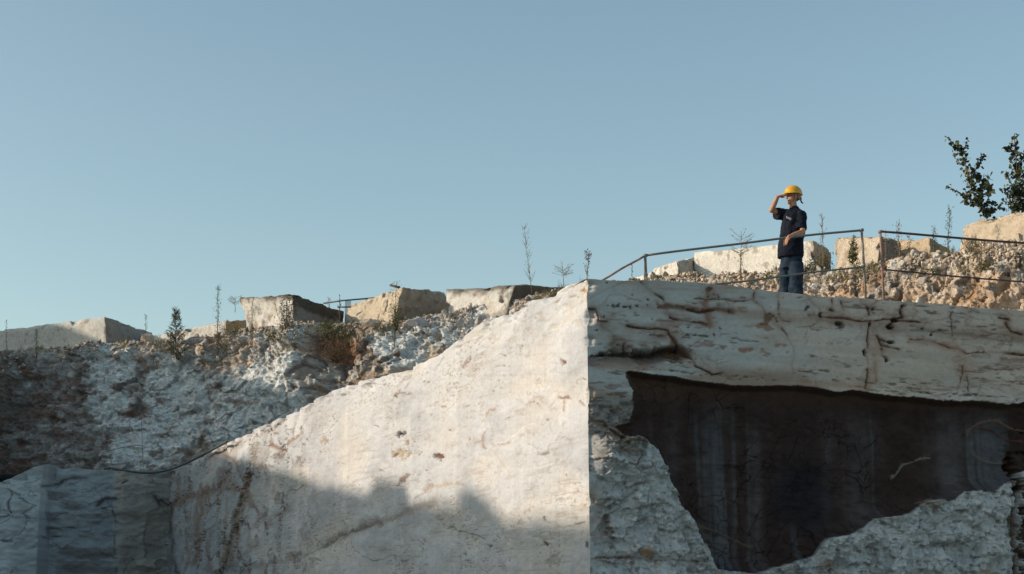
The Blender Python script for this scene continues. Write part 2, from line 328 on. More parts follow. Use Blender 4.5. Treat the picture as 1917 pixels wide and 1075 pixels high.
bn = ss(.05, .4, fbm(np.stack([T*.55, Z*5.5+.5*W1, T*0+71], -1), 4, 261))*ss(-.3, .2, fbm(np.stack([T*.5, Z*1.0, T*0+73], -1), 3, 263)); col = mix(col, [.34, .225, .16], .6*bn)
bn2 = ss(.22, .42, fbm(np.stack([T*2.0, Z*15+.8*W1, T*0+75], -1), 4, 265, .6))*ss(-.05, .3, fbm(np.stack([T*.6, Z*2.0, T*0+77], -1), 3, 267)); col = mix(col, BRN*.8, .75*bn2); disp -= .008*bn2*edge
pale = ss(.1, .4, fbm(np.stack([T*.9, Z*2.6, T*0+79], -1), 3, 269)); col = mix(col, [.47, .49, .49], .5*pale*(1-TT*.6))
def both(poly, wd, k=1., dep=.05):
    g = (.35+.65*ss(-.25, .35, fbm(np.stack([T*2.5, Z*3.5, T*0+len(poly)+poly[0][0]], -1), 3, 63)))
    stain(poly, wd*4.5, BRN*1.6+.02, .5*k*g); stain(poly, wd*1.3, BRN*.85, .75*k*g, dep*.25); stain(poly, wd*.5, BLK*.7, .95*k*ss(.3, .8, g), dep*.6)
both(c3((500, 40), (540, 80), (610, 130), (650, 150), (685, 200), (690, 270), (710, 300)), 3.6); both(c3((710, 300), (760, 325), (860, 345), (960, 350), (1010, 365)), 2.6, .9)
both(c3((80, 235), (140, 245), (160, 300), (165, 335), (240, 345)), 2.0); both(c3((205, 380), (260, 420), (300, 470), (320, 500), (290, 540), (310, 580)), 5.5, .8, .08)
both(c3((330, 485), (370, 480), (390, 505), (380, 540), (390, 590)), 3, .9)
big = c3((90, 605), (200, 590), (300, 590), (400, 600), (500, 605), (600, 600), (680, 575), (760, 555), (820, 570), (870, 600))
stain([(x, y+8) for x, y in big[:-1]], 11, [.2, .16, .13], .85, .10); stain([(x, y+5) for x, y in big[4:-1]], 9, [.12, .085, .07], .8, .1); stain(big, 3.6, BLK, .95, .1)  # brown band below the big crack, with its under-shade painted in
both(c3((870, 600), (890, 640), (910, 680), (980, 710), (1050, 750), (1140, 745), (1200, 790)), 2.0)
spot(*c3((770, 590))[0], 26, 11, BRN*.8, .9, .1); spot(*c3((860, 640))[0], 9, 8, [.42, .33, .29], .8); spot(*c3((340, 540))[0], 12, 12, [.16, .12, .1], .8, .08)
both(c3((340, 362), (420, 385), (520, 395), (620, 395), (700, 405), (715, 440), (760, 490), (790, 530), (830, 580)), 2.4); spot(*c3((760, 500))[0], 9, 16, BRN*1.4, .75, .04)
both(c3((560, 440), (640, 450), (700, 440)), 3, .7); both(c3((900, 155), (1000, 160), (1130, 155), (1200, 180), (1310, 180), (1360, 170)), 1.8, .8)
spot(*c3((1035, 110))[0], 11, 9, BRN*1.1, .9, .06); both(c3((1045, 80), (1070, 110), (1065, 150)), 2.4)
stain(c3((1000, 160), (980, 200), (1000, 240), (1020, 300), (1030, 370)), 8, BRN*1.6, .85, .04)
stain(c3((620, 220), (760, 220), (860, 240), (950, 265), (1060, 240), (1130, 250), (1200, 265)), 5, BRN*1.1, .85, .05); stain(c3((860, 240), (950, 262), (1060, 250)), 2.5, BLK*1.5, .8, .04)
both(c3((1150, 170), (1170, 210), (1185, 260)), 2); both(c3((1370, 110), (1370, 180), (1430, 220), (1450, 270), (1480, 310), (1540, 360), (1590, 400)), 2.6); both(c3((1590, 400), (1620, 440), (1640, 490), (1665, 540), (1670, 570), (1650, 660), (1665, 720)), 1.3, .7)
both(c3((1560, 110), (1555, 200), (1560, 280), (1580, 330), (1650, 340)), 1.8, .9); spot(*c3((1480, 310))[0], 14, 9, BRN*1.2, .8, .05)
for q, rx, ry, k in [((1010, 530), 36, 5, .75), ((1330, 558), 32, 6, .85), ((1560, 520), 13, 3, .7), ((1430, 380), 19, 8, .75), ((1270, 245), 11, 9, .7), ((1420, 715), 14, 3, .4), ((1130, 530), 22, 4, .4), ((545, 690), 11, 8, .6), ((1390, 370), 40, 4, .4), ((720, 360), 22, 8, .5), ((620, 340), 12, 7, .4)]:
    spot(*c3(q)[0], rx, ry, BRN*1.75, k)
for q, rx, ry in [((870, 390), 5, 3), ((1110, 388), 5, 2.5), ((1060, 430), 2, 8), ((860, 448), 5, 3), ((920, 445), 4, 2.5), ((985, 450), 9, 2), ((545, 212), 3, 2), ((240, 215), 2, 2), ((275, 215), 4, 3), ((320, 210), 5, 3), ((370, 225), 5, 2), ((410, 225), 3, 3), ((460, 215), 5, 2), ((555, 175), 3, 3), ((575, 315), 2, 2), ((175, 445), 2, 3), ((1090, 135), 3, 2), ((225, 40), 4, 2), ((150, 400), 2, 2), ((210, 300), 2, 2)]:
    spot(*c3(q)[0], rx, ry, BLK*1.8, .85, .02)
for k in range(26):
    x = 520+k*40+rng.uniform(-12, 12); spot(*c3((x, ip(x, [(400, 690), (800, 730), (1100, 770), (1737, 800)])+rng.uniform(-18, 14)))[0], rng.uniform(3, 8), rng.uniform(1, 2.4), mix(BLK*2.5, BRN, rng.uniform()), .7, .02)
for q, wd in [(((60, 150), (90, 210), (150, 240), (155, 300)), 2.2), (((225, 150), (245, 240)), 1.8), (((300, 180), (330, 250)), 2), (((50, 290), (200, 310), (350, 320), (480, 340), (690, 325), (800, 340), (1000, 360)), 1.7), (((240, 262), (300, 275), (330, 290)), 2.4), (((240, 315), (360, 315)), 2.6),
              (((480, 200), (520, 240), (522, 285)), 2), (((800, 212), (770, 250), (790, 310), (720, 320), (680, 380), (710, 390)), 3.2), (((600, 460), (620, 500), (620, 530), (700, 545), (745, 548)), 2.6), (((535, 340), (520, 430), (515, 560), (500, 600), (515, 740), (500, 860)), 1.7), (((630, 560), (625, 610), (660, 630)), 2),
              (((570, 650), (565, 720), (572, 800)), 2.2), (((1240, 680), (1240, 760), (1210, 850), (1205, 905)), 1.9), (((1270, 740), (1290, 800), (1300, 880)), .9), (((1590, 360), (1620, 410), (1724, 450)), 2.4), (((1130, 540), (1200, 545), (1260, 580), (1400, 570), (1724, 600)), 1.6), (((840, 480), (1000, 490), (1130, 540)), 1.4), (((100, 780), (120, 840)), 1.3), (((1165, 250), (1170, 460)), .7), (((1530, 310), (1610, 330)), 2)]:
    both(c4(*q), wd*.85, .95)
for q, rx, ry in [((48, 245), 6, 7), ((280, 358), 8, 6), ((560, 240), 6, 6), ((790, 225), 9, 5), ((775, 285), 5, 6), ((620, 495), 7, 9), ((690, 505), 6, 4), ((690, 385), 8, 6), ((715, 325), 7, 4), ((490, 575), 4, 7), ((535, 375), 3, 6), ((935, 400), 4, 2.5), ((1070, 408), 4, 2), ((1000, 440), 3, 2), ((650, 632), 4, 2.5), ((150, 290), 3, 5)]:
    spot(*c4(q)[0], rx, ry, BLK*.9, .95, .06)
stain(c4((920, 400), (1070, 425), (1180, 440), (1330, 450), (1500, 480), (1724, 500)), 3, [.18, .15, .13], .5); stain(c4((1550, 632), (1724, 640)), 4, BRN*1.4, .7); stain(c4((1560, 690), (1724, 705)), 5, [.33, .21, .17], .6)
stain(c4((560, 520), (560, 800)), 9, BRN*2.2, .4); stain(c4((1200, 600), (1270, 720)), 16, BRN*2.2, .4); stain(c4((830, 480), (1000, 500), (1150, 530), (1250, 580)), 8, BRN*2.0, .5); stain(c4((0, 800), (180, 820), (330, 830), (520, 855)), 8, BRN*2.2, .5)
for k in range(16): spot(*c4((880+k*52, 880+k*3.2+rng.uniform(-8, 12)))[0], rng.uniform(4, 11), rng.uniform(.8, 1.8), BLK*2, .8, .02)
for k in range(230):
    x = rng.uniform(1105, 1930); y = ip(x, topR)+rng.uniform(5, 170); r_ = rng.uniform(.8, 2)
    spot(x, y, r_*rng.uniform(1, 5), r_, mix(BRN*1.2, [.3, .25, .22], rng.uniform(0, 1)), rng.uniform(.3, .8), .01, .08)
# hollow outline (pixels of the photograph laid on this face)
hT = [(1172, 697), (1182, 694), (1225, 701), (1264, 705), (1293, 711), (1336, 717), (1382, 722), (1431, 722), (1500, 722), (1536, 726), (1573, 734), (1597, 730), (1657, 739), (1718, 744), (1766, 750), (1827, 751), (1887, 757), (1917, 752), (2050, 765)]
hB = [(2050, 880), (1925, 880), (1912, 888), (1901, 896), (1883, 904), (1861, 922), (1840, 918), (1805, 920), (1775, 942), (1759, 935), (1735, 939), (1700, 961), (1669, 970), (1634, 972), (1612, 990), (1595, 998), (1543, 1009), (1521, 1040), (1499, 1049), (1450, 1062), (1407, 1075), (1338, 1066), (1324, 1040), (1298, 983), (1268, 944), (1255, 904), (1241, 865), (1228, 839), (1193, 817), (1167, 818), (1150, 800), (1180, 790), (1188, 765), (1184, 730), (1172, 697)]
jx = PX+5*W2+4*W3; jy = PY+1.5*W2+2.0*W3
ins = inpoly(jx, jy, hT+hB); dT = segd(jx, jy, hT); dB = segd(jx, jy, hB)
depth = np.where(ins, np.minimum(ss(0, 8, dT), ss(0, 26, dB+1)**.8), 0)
# broken rock below the slab
lowr = np.where(ins, 0, ss(740, 800, jy+.02*(jx-1100)))
f1, f2, vid, tl1 = vort(np.stack([T*4, Z*4, T*0], -1)+.5*W2[..., None], 71); g1, g2, gid, tl2 = vort(np.stack([T*15, Z*15, T*0], -1)+.4*W3[..., None], 75)
brk = mix(np.array([.42, .43, .43]), np.array([.54, .545, .535]), vid); brk = brk*(.82+.3*gid)[..., None]
brk = mix(brk, [.16, .14, .12], .55*ss(.06, .0, f2-f1)*ss(.0, .3, W2)); brk = mix(brk, [.19, .17, .15], .5*ss(.1, 0, g2-g1)*ss(-.1,.3,W1)); brk = mix(brk, [.14, .12, .11], .65*ss(.36, .5, fbm(np.stack([T*14, Z*16, T*0+3], -1), 3, 177)))
brk = mix(brk, [.33, .25, .2], ss(.2, .5, fbm(np.stack([T*1.3, Z*2, T*0+3], -1), 3, 77))*.7)
brk = mix(brk, [.17, .15, .14], ss(.35, .5, fbm(np.stack([T*6, Z*7, T*0+3], -1), 3, 79))*.5)
col = mix(col, brk, lowr)
disp += lowr*edge*(.035*(vid-.5)+.08*tl1+.02*tl2+.02*gid+.22*W1+.12*W2+.03*W3+.1)
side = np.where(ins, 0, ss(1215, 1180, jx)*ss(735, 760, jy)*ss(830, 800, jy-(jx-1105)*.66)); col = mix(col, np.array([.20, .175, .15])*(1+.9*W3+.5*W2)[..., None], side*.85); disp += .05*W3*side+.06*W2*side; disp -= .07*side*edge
# slab lip stands proud of the hollow
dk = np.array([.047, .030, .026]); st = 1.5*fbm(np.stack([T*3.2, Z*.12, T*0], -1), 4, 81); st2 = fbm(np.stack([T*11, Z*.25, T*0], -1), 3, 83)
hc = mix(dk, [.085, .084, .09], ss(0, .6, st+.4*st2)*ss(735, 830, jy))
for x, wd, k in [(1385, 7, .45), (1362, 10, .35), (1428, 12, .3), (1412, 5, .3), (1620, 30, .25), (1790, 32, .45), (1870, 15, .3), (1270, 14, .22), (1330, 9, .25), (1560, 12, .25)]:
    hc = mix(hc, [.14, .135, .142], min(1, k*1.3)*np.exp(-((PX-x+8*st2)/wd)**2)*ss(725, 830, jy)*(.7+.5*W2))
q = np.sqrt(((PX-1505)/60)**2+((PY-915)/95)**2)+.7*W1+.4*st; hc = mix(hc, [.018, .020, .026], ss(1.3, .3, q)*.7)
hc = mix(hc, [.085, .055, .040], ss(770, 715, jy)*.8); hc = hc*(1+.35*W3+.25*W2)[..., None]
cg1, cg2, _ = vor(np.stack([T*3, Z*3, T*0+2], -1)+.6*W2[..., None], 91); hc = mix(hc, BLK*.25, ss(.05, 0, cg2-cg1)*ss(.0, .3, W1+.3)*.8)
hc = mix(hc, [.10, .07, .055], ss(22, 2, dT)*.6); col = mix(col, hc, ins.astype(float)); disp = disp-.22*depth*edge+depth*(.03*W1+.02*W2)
for a, wd, cc in [([(1683, 893), (1692, 882), (1706, 869), (1726, 860), (1756, 854)], 2.2, [.22, .2, .18]), ([(1825, 815), (1832, 800), (1845, 791), (1870, 784), (1888, 787), (1905, 798), (1930, 802)], 2.2, [.2, .12, .09]), ([(1930, 824), (1905, 821), (1885, 812), (1872, 800), (1850, 797)], 2.6, [.12, .055, .045]), ([(1840, 850), (1860, 862), (1895, 867)], 3, [.14, .125, .11]),
                  ([(1298, 968), (1320, 985), (1350, 992), (1390, 1012), (1415, 1025)], 3, [.12, .085, .07]), ([(1310, 985), (1345, 1015), (1370, 1022)], 4, [.1, .08, .07])]:
    stain(a, wd, cc, .85, -.03)
stain([(1908, 850), (1903, 880), (1899, 950), (1897, 1000), (1903, 1080)], 6, BRN*.7, .9, .15); spot(1912, 885, 12, 30, BLK*.5, 1, .3); spot(1935, 985, 30, 120, BRN*.45, .95, .15)
spot(1205, 1036, 15, 13, [.46, .30, .19], .9, -.05); spot(1738, 944, 16, 9, [.42, .33, .26], .9, -.1); spot(1840, 1066, 12, 9, [.42, .27, .19], .8, -.04); spot(1225, 1055, 8, 6, [.42, .29, .2], .6)
spot(1590, 870, 6, 4, BRN, .3)
both([(1105, 1045), (1150, 1042), (1200, 1046), (1300, 1052)], 2.5, .7); both([(1108, 786), (1125, 790), (1142, 806), (1166, 822)], 3, .8, .08)
P = arris(P+disp[..., None]*nR, T, Z)
PR = cap(P, nR, 4.5); colR = np.concatenate([col, np.repeat(col[-1:], 6, 0)], 0)
oR = mesh('rock_face', PR.reshape(-1, 3), gridf(*PR.shape[:2]), M_cut, col=colR.reshape(-1, 3)); tag(oR, 'shaded cracked stone wall with a dark hollow under the slab', None, kind='structure')

# ------------------------------------------------------------------ lower cut faces at the far left end
def Yb(px): return ip(px, [(-400, 49.0), (0, 50.6), (330, 53.0)])
pxB = np.arange(-300, 345, 1.6); zb = np.linspace(-.3, 1, 300)
topB = [(-300, 960), (0, 903), (20, 895), (60, 874), (86, 868), (97, 870), (104, 879), (130, 876), (220, 882), (345, 878)]
off = np.interp(pxB, [-300, 78, 100, 210, 232, 345], [-.7, -.6, .35, .3, 0, 0]); YB = Yb(pxB)+off
ztb = at(pxB, ip(pxB, topB), YB)[..., 2]; zz = np.linspace(0, 1, 300)[:, None]*(ztb+.3)[None]-.3
B0 = np.stack([np.broadcast_to((ray(pxB, pxB*0+900)[..., 0]*YB), zz.shape), np.broadcast_to(YB, zz.shape), zz], -1)
PX, PY = proj(B0); T = B0[..., 0]; Z = zz
W1 = fbm(np.stack([T*.5, Z*.9, T*0+40], -1), 4, 112); W2 = fbm(np.stack([T*1.6, Z*3, T*0+40], -1), 4, 122); W3 = fbm(np.stack([T*5, Z*9, T*0+40], -1), 3, 132)
edge = np.ones_like(T); wx = PX+6*W2+2*W3; wy = PY+4*W2+2*W3; disp = .22*W1+.09*W2+.035*W3
PXj = PX+7*W2+5*W1; zoneL = ss(92, 86, PXj); zoneB = ss(212, 226, PXj); zoneM = 1-zoneL-zoneB
col = np.array([.42, .455, .46])*zoneL[..., None]+np.array([.34, .375, .39])*zoneM[..., None]+np.array([.35, .33, .30])*zoneB[..., None]
stv = fbm(np.stack([T*2.5, Z*.15, T*0], -1), 3, 133); bv1, bv2, bvi = vor(np.stack([T*.9, Z*1.6, T*0+3], -1)+.5*W2[..., None], 347); col = col*(1+.3*W1+.15*stv+.16*W3+.25*(bvi-.5))[..., None]; col = mix(col, BLK*2, .7*ss(.035, 0, bv2-bv1)*ss(-.1, .2, W1+.5*W2)); disp += .08*(bvi-.5)
col = mix(col, [.13, .11, .1], .6*ss(.1, .4, fbm(np.stack([T*.8, Z*3.5, T*0], -1), 4, 135))*(zoneM+.4*zoneB)); col = mix(col, [.33, .32, .3], .6*ss(.15, .4, fbm(np.stack([T*1.2, Z*1.2, T*0+9], -1), 3, 137))*zoneB)
for a, wd in [(c6((260, 530), (400, 570), (520, 575), (650, 580)), 4), (c6((260, 690), (400, 685), (500, 690), (640, 670)), 2.5), (c6((245, 740), (400, 735)), 2.5), (c6((230, 460), (330, 440), (400, 410), (540, 400)), 4), (c6((540, 560), (600, 520), (650, 520)), 6), (c6((480, 790), (520, 830)), 2), (c6((820, 530), (900, 530), (950, 560)), 6), (c6((860, 500), (900, 560), (955, 590), (955, 700)), 4), (c6((680, 430), (740, 400), (900, 400)), 5), (c6((0, 780), (10, 900)), 4), (c6((50, 470), (60, 600)), 2), (c6((640, 600), (650, 940)), 2)]:
    gb = ss(-.2, .4, fbm(np.stack([T*2.2, Z*3, T*0+wd], -1), 3, 139)); stain(a, wd*1.3, [.12, .11, .105], .5*gb, .03); stain(a, wd*.45, BLK*1.5, .8*gb, .05)
spot(*c6((790, 580))[0], 18, 12, [.33, .31, .27], .8); spot(*c6((880, 690))[0], 30, 8, [.3, .27, .23], .5)
B0 = B0+disp[..., None]*np.array([.1, -1, 0]); PB = cap(B0, np.array([0, -1., 0]), 12.0)
colB = np.concatenate([col, np.repeat(col[-1:], 6, 0)], 0)
tag(mesh('rock_face', PB.reshape(-1, 3), gridf(*PB.shape[:2]), M_cut, col=colB.reshape(-1, 3)), 'shaded stepped stone faces under the hose at lower left', None, kind='structure')

# ------------------------------------------------------------------ bench top and quarry floor
bz = ZB-.16
bench = np.array([C0+uA*.5-nA*.6, C0+uA*33-nA*.6, at(-350, 900, 51.5), at(-350, 900, 64), at(2400, 900, 42), at(2300, 612, 27.8), C0+uR*.5-nR*.6])
bench[:, 2] = bz; mesh('bench_ground', bench, [tuple(range(len(bench)))[::-1]], M_gnd, smooth=False)['kind'] = 'structure'
bpy.data.objects['bench_ground']['label'] = 'level stone bench top the man stands on'
n_ = 40; gr = np.concatenate([[0], np.geomspace(20, 3000, 24)]); gv = [(0, 30, 0)]; gf = []
for r_ in gr[1:]:
    for j in range(n_): gv.append((r_*math.cos(2*math.pi*j/n_), 30+r_*math.sin(2*math.pi*j/n_), 0))
for j in range(n_): gf.append((0, 1+j, 1+(j+1) % n_))
for k in range(23):
    for j in range(n_): gf.append((1+k*n_+j, 1+(k+1)*n_+j, 1+(k+1)*n_+(j+1) % n_, 1+k*n_+(j+1) % n_))
tag(mesh('ground', np.array(gv, float), gf, M_gnd), 'pale dusty quarry floor', None, kind='structure')

# ------------------------------------------------------------------ upper rough bank behind the bench
crest = [(-350, 672), (-50, 662), (60, 657), (130, 648), (200, 640), (250, 638), (300, 640), (380, 628), (460, 614), (540, 612), (640, 606), (740, 606), (830, 588), (900, 575), (960, 560), (1080, 538), (1180, 524), (1250, 518), (1300, 512), (1400, 510), (1480, 506), (1560, 503), (1660, 494), (1700, 480), (1790, 472), (1830, 458), (1917, 452), (2400, 440)]
def Yw(px): return ip(px, [(-350, 59), (0, 57), (320, 55.5), (1100, 47), (1917, 38), (2400, 34)])
def lean(px): return ip(px, [(-350, 2.2), (500, 3), (800, 5), (1200, 5.5), (1700, 3.6), (2400, 3.6)])
def Yc(px): return Yw(px)+lean(px)
pxW = np.arange(-340, 2390, 2.0); nv = 250; v = np.linspace(0, 1, nv)[:, None]
zc = at(pxW, ip(pxW, crest), Yc(pxW))[..., 2]; YY = Yw(pxW)[None]+lean(pxW)[None]*v**1.3
zz = (ZB-.8)+(zc-(ZB-.8))[None]*v
xr = ray(pxW, pxW*0+700)[..., 0]; P = np.stack([xr[None]*YY, YY, zz], -1)
PX, PY = proj(P)
cA = fbm(P*.35, 3, 201); cB = fbm(P*1.0, 4, 205); cC = fbm(P*3.2, 4, 209); led = fbm(P*np.array([.25, .25, 2.2]), 4, 213); led2 = fbm(P*np.array([.8, .8, 6]), 3, 217)
f1, f2, vid, ti1 = vort(P*1.5+.5*cB[..., None], 221); g1, g2, gid, ti2 = vort(P*3.8+.4*cC[..., None], 225); k1, k2, kid, ti3 = vort(P*8.5+.3*cC[..., None], 229)
right = ss(1000, 1250, PX); shl = ss(640, 420, PX)*ss(640, 700, PY)   # smoother stratified part on the left
ampc = 1-.45*shl
disp = .42*cA+.30*cB*ampc+.12*cC*ampc+(.2*led+.09*led2)*(.4+.6*shl)+(.20*(vid-.5)+.23*ti1)*ampc+(.07*(gid-.5)+.14*ti2)*ampc*(1-.3*shl)+.04*(kid-.5)+.065*ti3+.05*fbm(P*7, 3, 257)
disp += .9*np.exp(-((PX-560)/45)**2)*ss(860, 640, PY)+.5*np.exp(-((PX-740)/60)**2)-.3*np.exp(-((PX-640)/32)**2)*ss(600, 660, PY)
disp = disp*ss(1.02, .9, v)*1.0+disp*.35*ss(.9, 1.02, v)
wh = np.array([.56, .60, .61]); tn = np.array([.47, .40, .325]); gr_ = np.array([.30, .27, .235]); dkb = np.array([.10, .086, .078])
def blob(x, y, rx, ry): return np.clip(1.25-np.sqrt(((PX+25*cB-x)/rx)**2+((PY+25*cB+10*cC-y)/ry)**2), 0, 1)
wm = np.clip(blob(210, 720, 50, 90)+blob(330, 740, 60, 120)+blob(500, 760, 110, 90)+blob(540, 650, 70, 60)+blob(745, 650, 60, 55)-.9*blob(640, 690, 75, 60)+blob(880, 610, 90, 45)+blob(480, 820, 90, 60)+blob(255, 840, 60, 60)*.8, 0, 1)*.9
base = mix(tn, gr_, ss(-.2, .3, cB)); base = mix(base, wh*.92, ss(.0, .35, cC+.5*(gid-.5))*.6)
base = mix(base, [.36, .235, .14], ss(.05, .4, fbm(P*.8, 3, 233))*.7*right+ss(.05, .4, fbm(P*1.1, 3, 235))*.35)
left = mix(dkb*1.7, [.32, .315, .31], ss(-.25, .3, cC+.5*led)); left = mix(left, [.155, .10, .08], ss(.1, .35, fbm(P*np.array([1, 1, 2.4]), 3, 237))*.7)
lf = ss(470, 300, PX+40*cA)*ss(650, 690, PY+15*cB); col = mix(base, left, lf)  # left: mottled brown stone, darkened further to paint in the shadowed part
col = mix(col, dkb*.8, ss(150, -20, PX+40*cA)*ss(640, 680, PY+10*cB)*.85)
grs = np.array([.30, .29, .265]); col = mix(col, grs*(1+.4*cC)[..., None], blob(400, 760, 45, 130)*.8)
col = mix(col, wh*(1+.2*cC)[..., None]*mix(1.0, .8, gid)[..., None].squeeze(-1)[..., None] if False else wh*(1+.25*cC+.1*(gid-.5))[..., None], ss(.12, .5, wm+.35*cC+.2*led))
rust = blob(635, 655, 55, 40); col = mix(col, [.24, .10, .045], ss(.2, .8, rust+.4*cC)*.85); col = mix(col, [.11, .10, .04], ss(.3, .8, blob(640, 625, 60, 22)+.5*cC)*.8)
col = mix(col, dkb, ss(.3, .8, blob(650, 690, 24, 18)+.3*cC)*.6); col = mix(col, dkb*1.3, .75*ss(.12, .0, f2-f1)*ss(.0, .3, cB+.15)); col = mix(col, dkb*1.6, .5*ss(.08, 0, g2-g1))
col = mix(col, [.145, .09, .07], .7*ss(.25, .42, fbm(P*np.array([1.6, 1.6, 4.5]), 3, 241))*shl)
col = mix(col, [.42, .34, .265], .6*right*ss(1650, 1800, PX)*ss(-.1, .3, cB+.3*cC)*ss(500, 540, PY)); col = col*(1-.13*right*ss(0,.3,-cC))[..., None]
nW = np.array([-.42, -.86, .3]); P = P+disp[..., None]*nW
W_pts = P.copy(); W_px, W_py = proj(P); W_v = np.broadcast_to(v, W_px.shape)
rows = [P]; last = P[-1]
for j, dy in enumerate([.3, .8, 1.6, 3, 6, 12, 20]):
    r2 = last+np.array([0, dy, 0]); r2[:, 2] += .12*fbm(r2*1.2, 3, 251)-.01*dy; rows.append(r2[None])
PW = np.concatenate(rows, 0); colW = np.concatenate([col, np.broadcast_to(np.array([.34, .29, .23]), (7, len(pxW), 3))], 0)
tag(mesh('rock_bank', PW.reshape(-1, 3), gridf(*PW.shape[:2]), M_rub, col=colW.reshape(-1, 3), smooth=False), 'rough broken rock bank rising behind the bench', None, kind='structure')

# ------------------------------------------------------------------ opposite quarry rim (out of frame to the left) that shades the lower walls
XR = -42.0
shA = [(325, 770), (370, 812), (400, 846), (440, 858), (470, 866), (530, 882), (600, 905), (684, 922), (695, 910), (706, 896), (759, 905), (764, 920), (768, 936), (861, 945), (863, 925), (866, 909), (909, 927), (945, 967), (1010, 974), (1100, 980)]
shW = [(40, 645), (130, 655), (200, 656), (260, 660), (330, 668), (400, 692), (440, 705), (500, 718), (560, 742), (610, 752)]
sil = []
for x, y in shA:
    p = hitplane(float(x), float(y), nA); k = (XR-p[0])/SUN[0]; q = p+SUN*k; sil.append((q[1], q[2]))
for x, y in shW:
    zt_ = float(np.interp(y, [ip(x, crest), 880], [1, 0])); yy = float(Yw(x)+lean(x)*max(0, zt_)**1.3)
    p = at(float(x), float(y), yy); k = (XR-p[0])/SUN[0]; q = p+SUN*k; sil.append((q[1], q[2]))
for x, y, yb in [(-45, 572, 63.8), (40, 586, 62.5), (90, 602, 61.7), (140, 618, 60.9), (190, 636, 60.1)]:
    p = at(float(x), float(y), yb); k = (XR-p[0])/SUN[0]; q = p+SUN*k; sil.append((q[1], q[2]))
sil.sort(); print('RIM', [(round(a, 1), round(b, 1)) for a, b in sil])
sy = np.array([a for a, b in sil]); sz = np.array([b for a, b in sil])
ys = np.concatenate([np.linspace(-40, sy[0]-.2, 30), np.linspace(sy[0], sy[-1], 260), np.linspace(sy[-1]+.3, sy[-1]+30, 20)])
zs = np.interp(ys, sy, sz)+.10*fbm(np.stack([ys*1.1, ys*0, ys*0], -1), 3, 301)
zs = np.where(ys < sy[0], zs+.5*fbm(np.stack([ys*.3, ys*0, ys*0], -1), 3, 302), zs)
vs = np.linspace(0, 1, 12); R0 = np.stack([np.full((12, len(ys)), XR), np.broadcast_to(ys, (12, len(ys))), vs[:, None]*(zs+.5)[None]-.5], -1)
R0[:-1, :, 0] += (.8*fbm(R0[:-1]*.4, 3, 303)+.2)*1.0-.9
R1 = np.stack([np.full((4, len(ys)), XR), np.broadcast_to(ys, (4, len(ys))), np.broadcast_to(zs, (4, len(ys)))], -1); R1[:, :, 0] -= np.array([1, 4, 9, 14])[:, None]; R1[-1, :, 2] = -.5; R1[:-1,:,2]-=.25
RR = np.concatenate([R0, R1], 0); tag(mesh('rock_rim', RR.reshape(-1, 3), gridf(*RR.shape[:2])[:, ::-1].copy(), M_rub, col=np.broadcast_to(np.array([.42, .38, .33]), (RR.size//3, 3))), 'opposite quarry rim left of the picture', None, kind='structure')
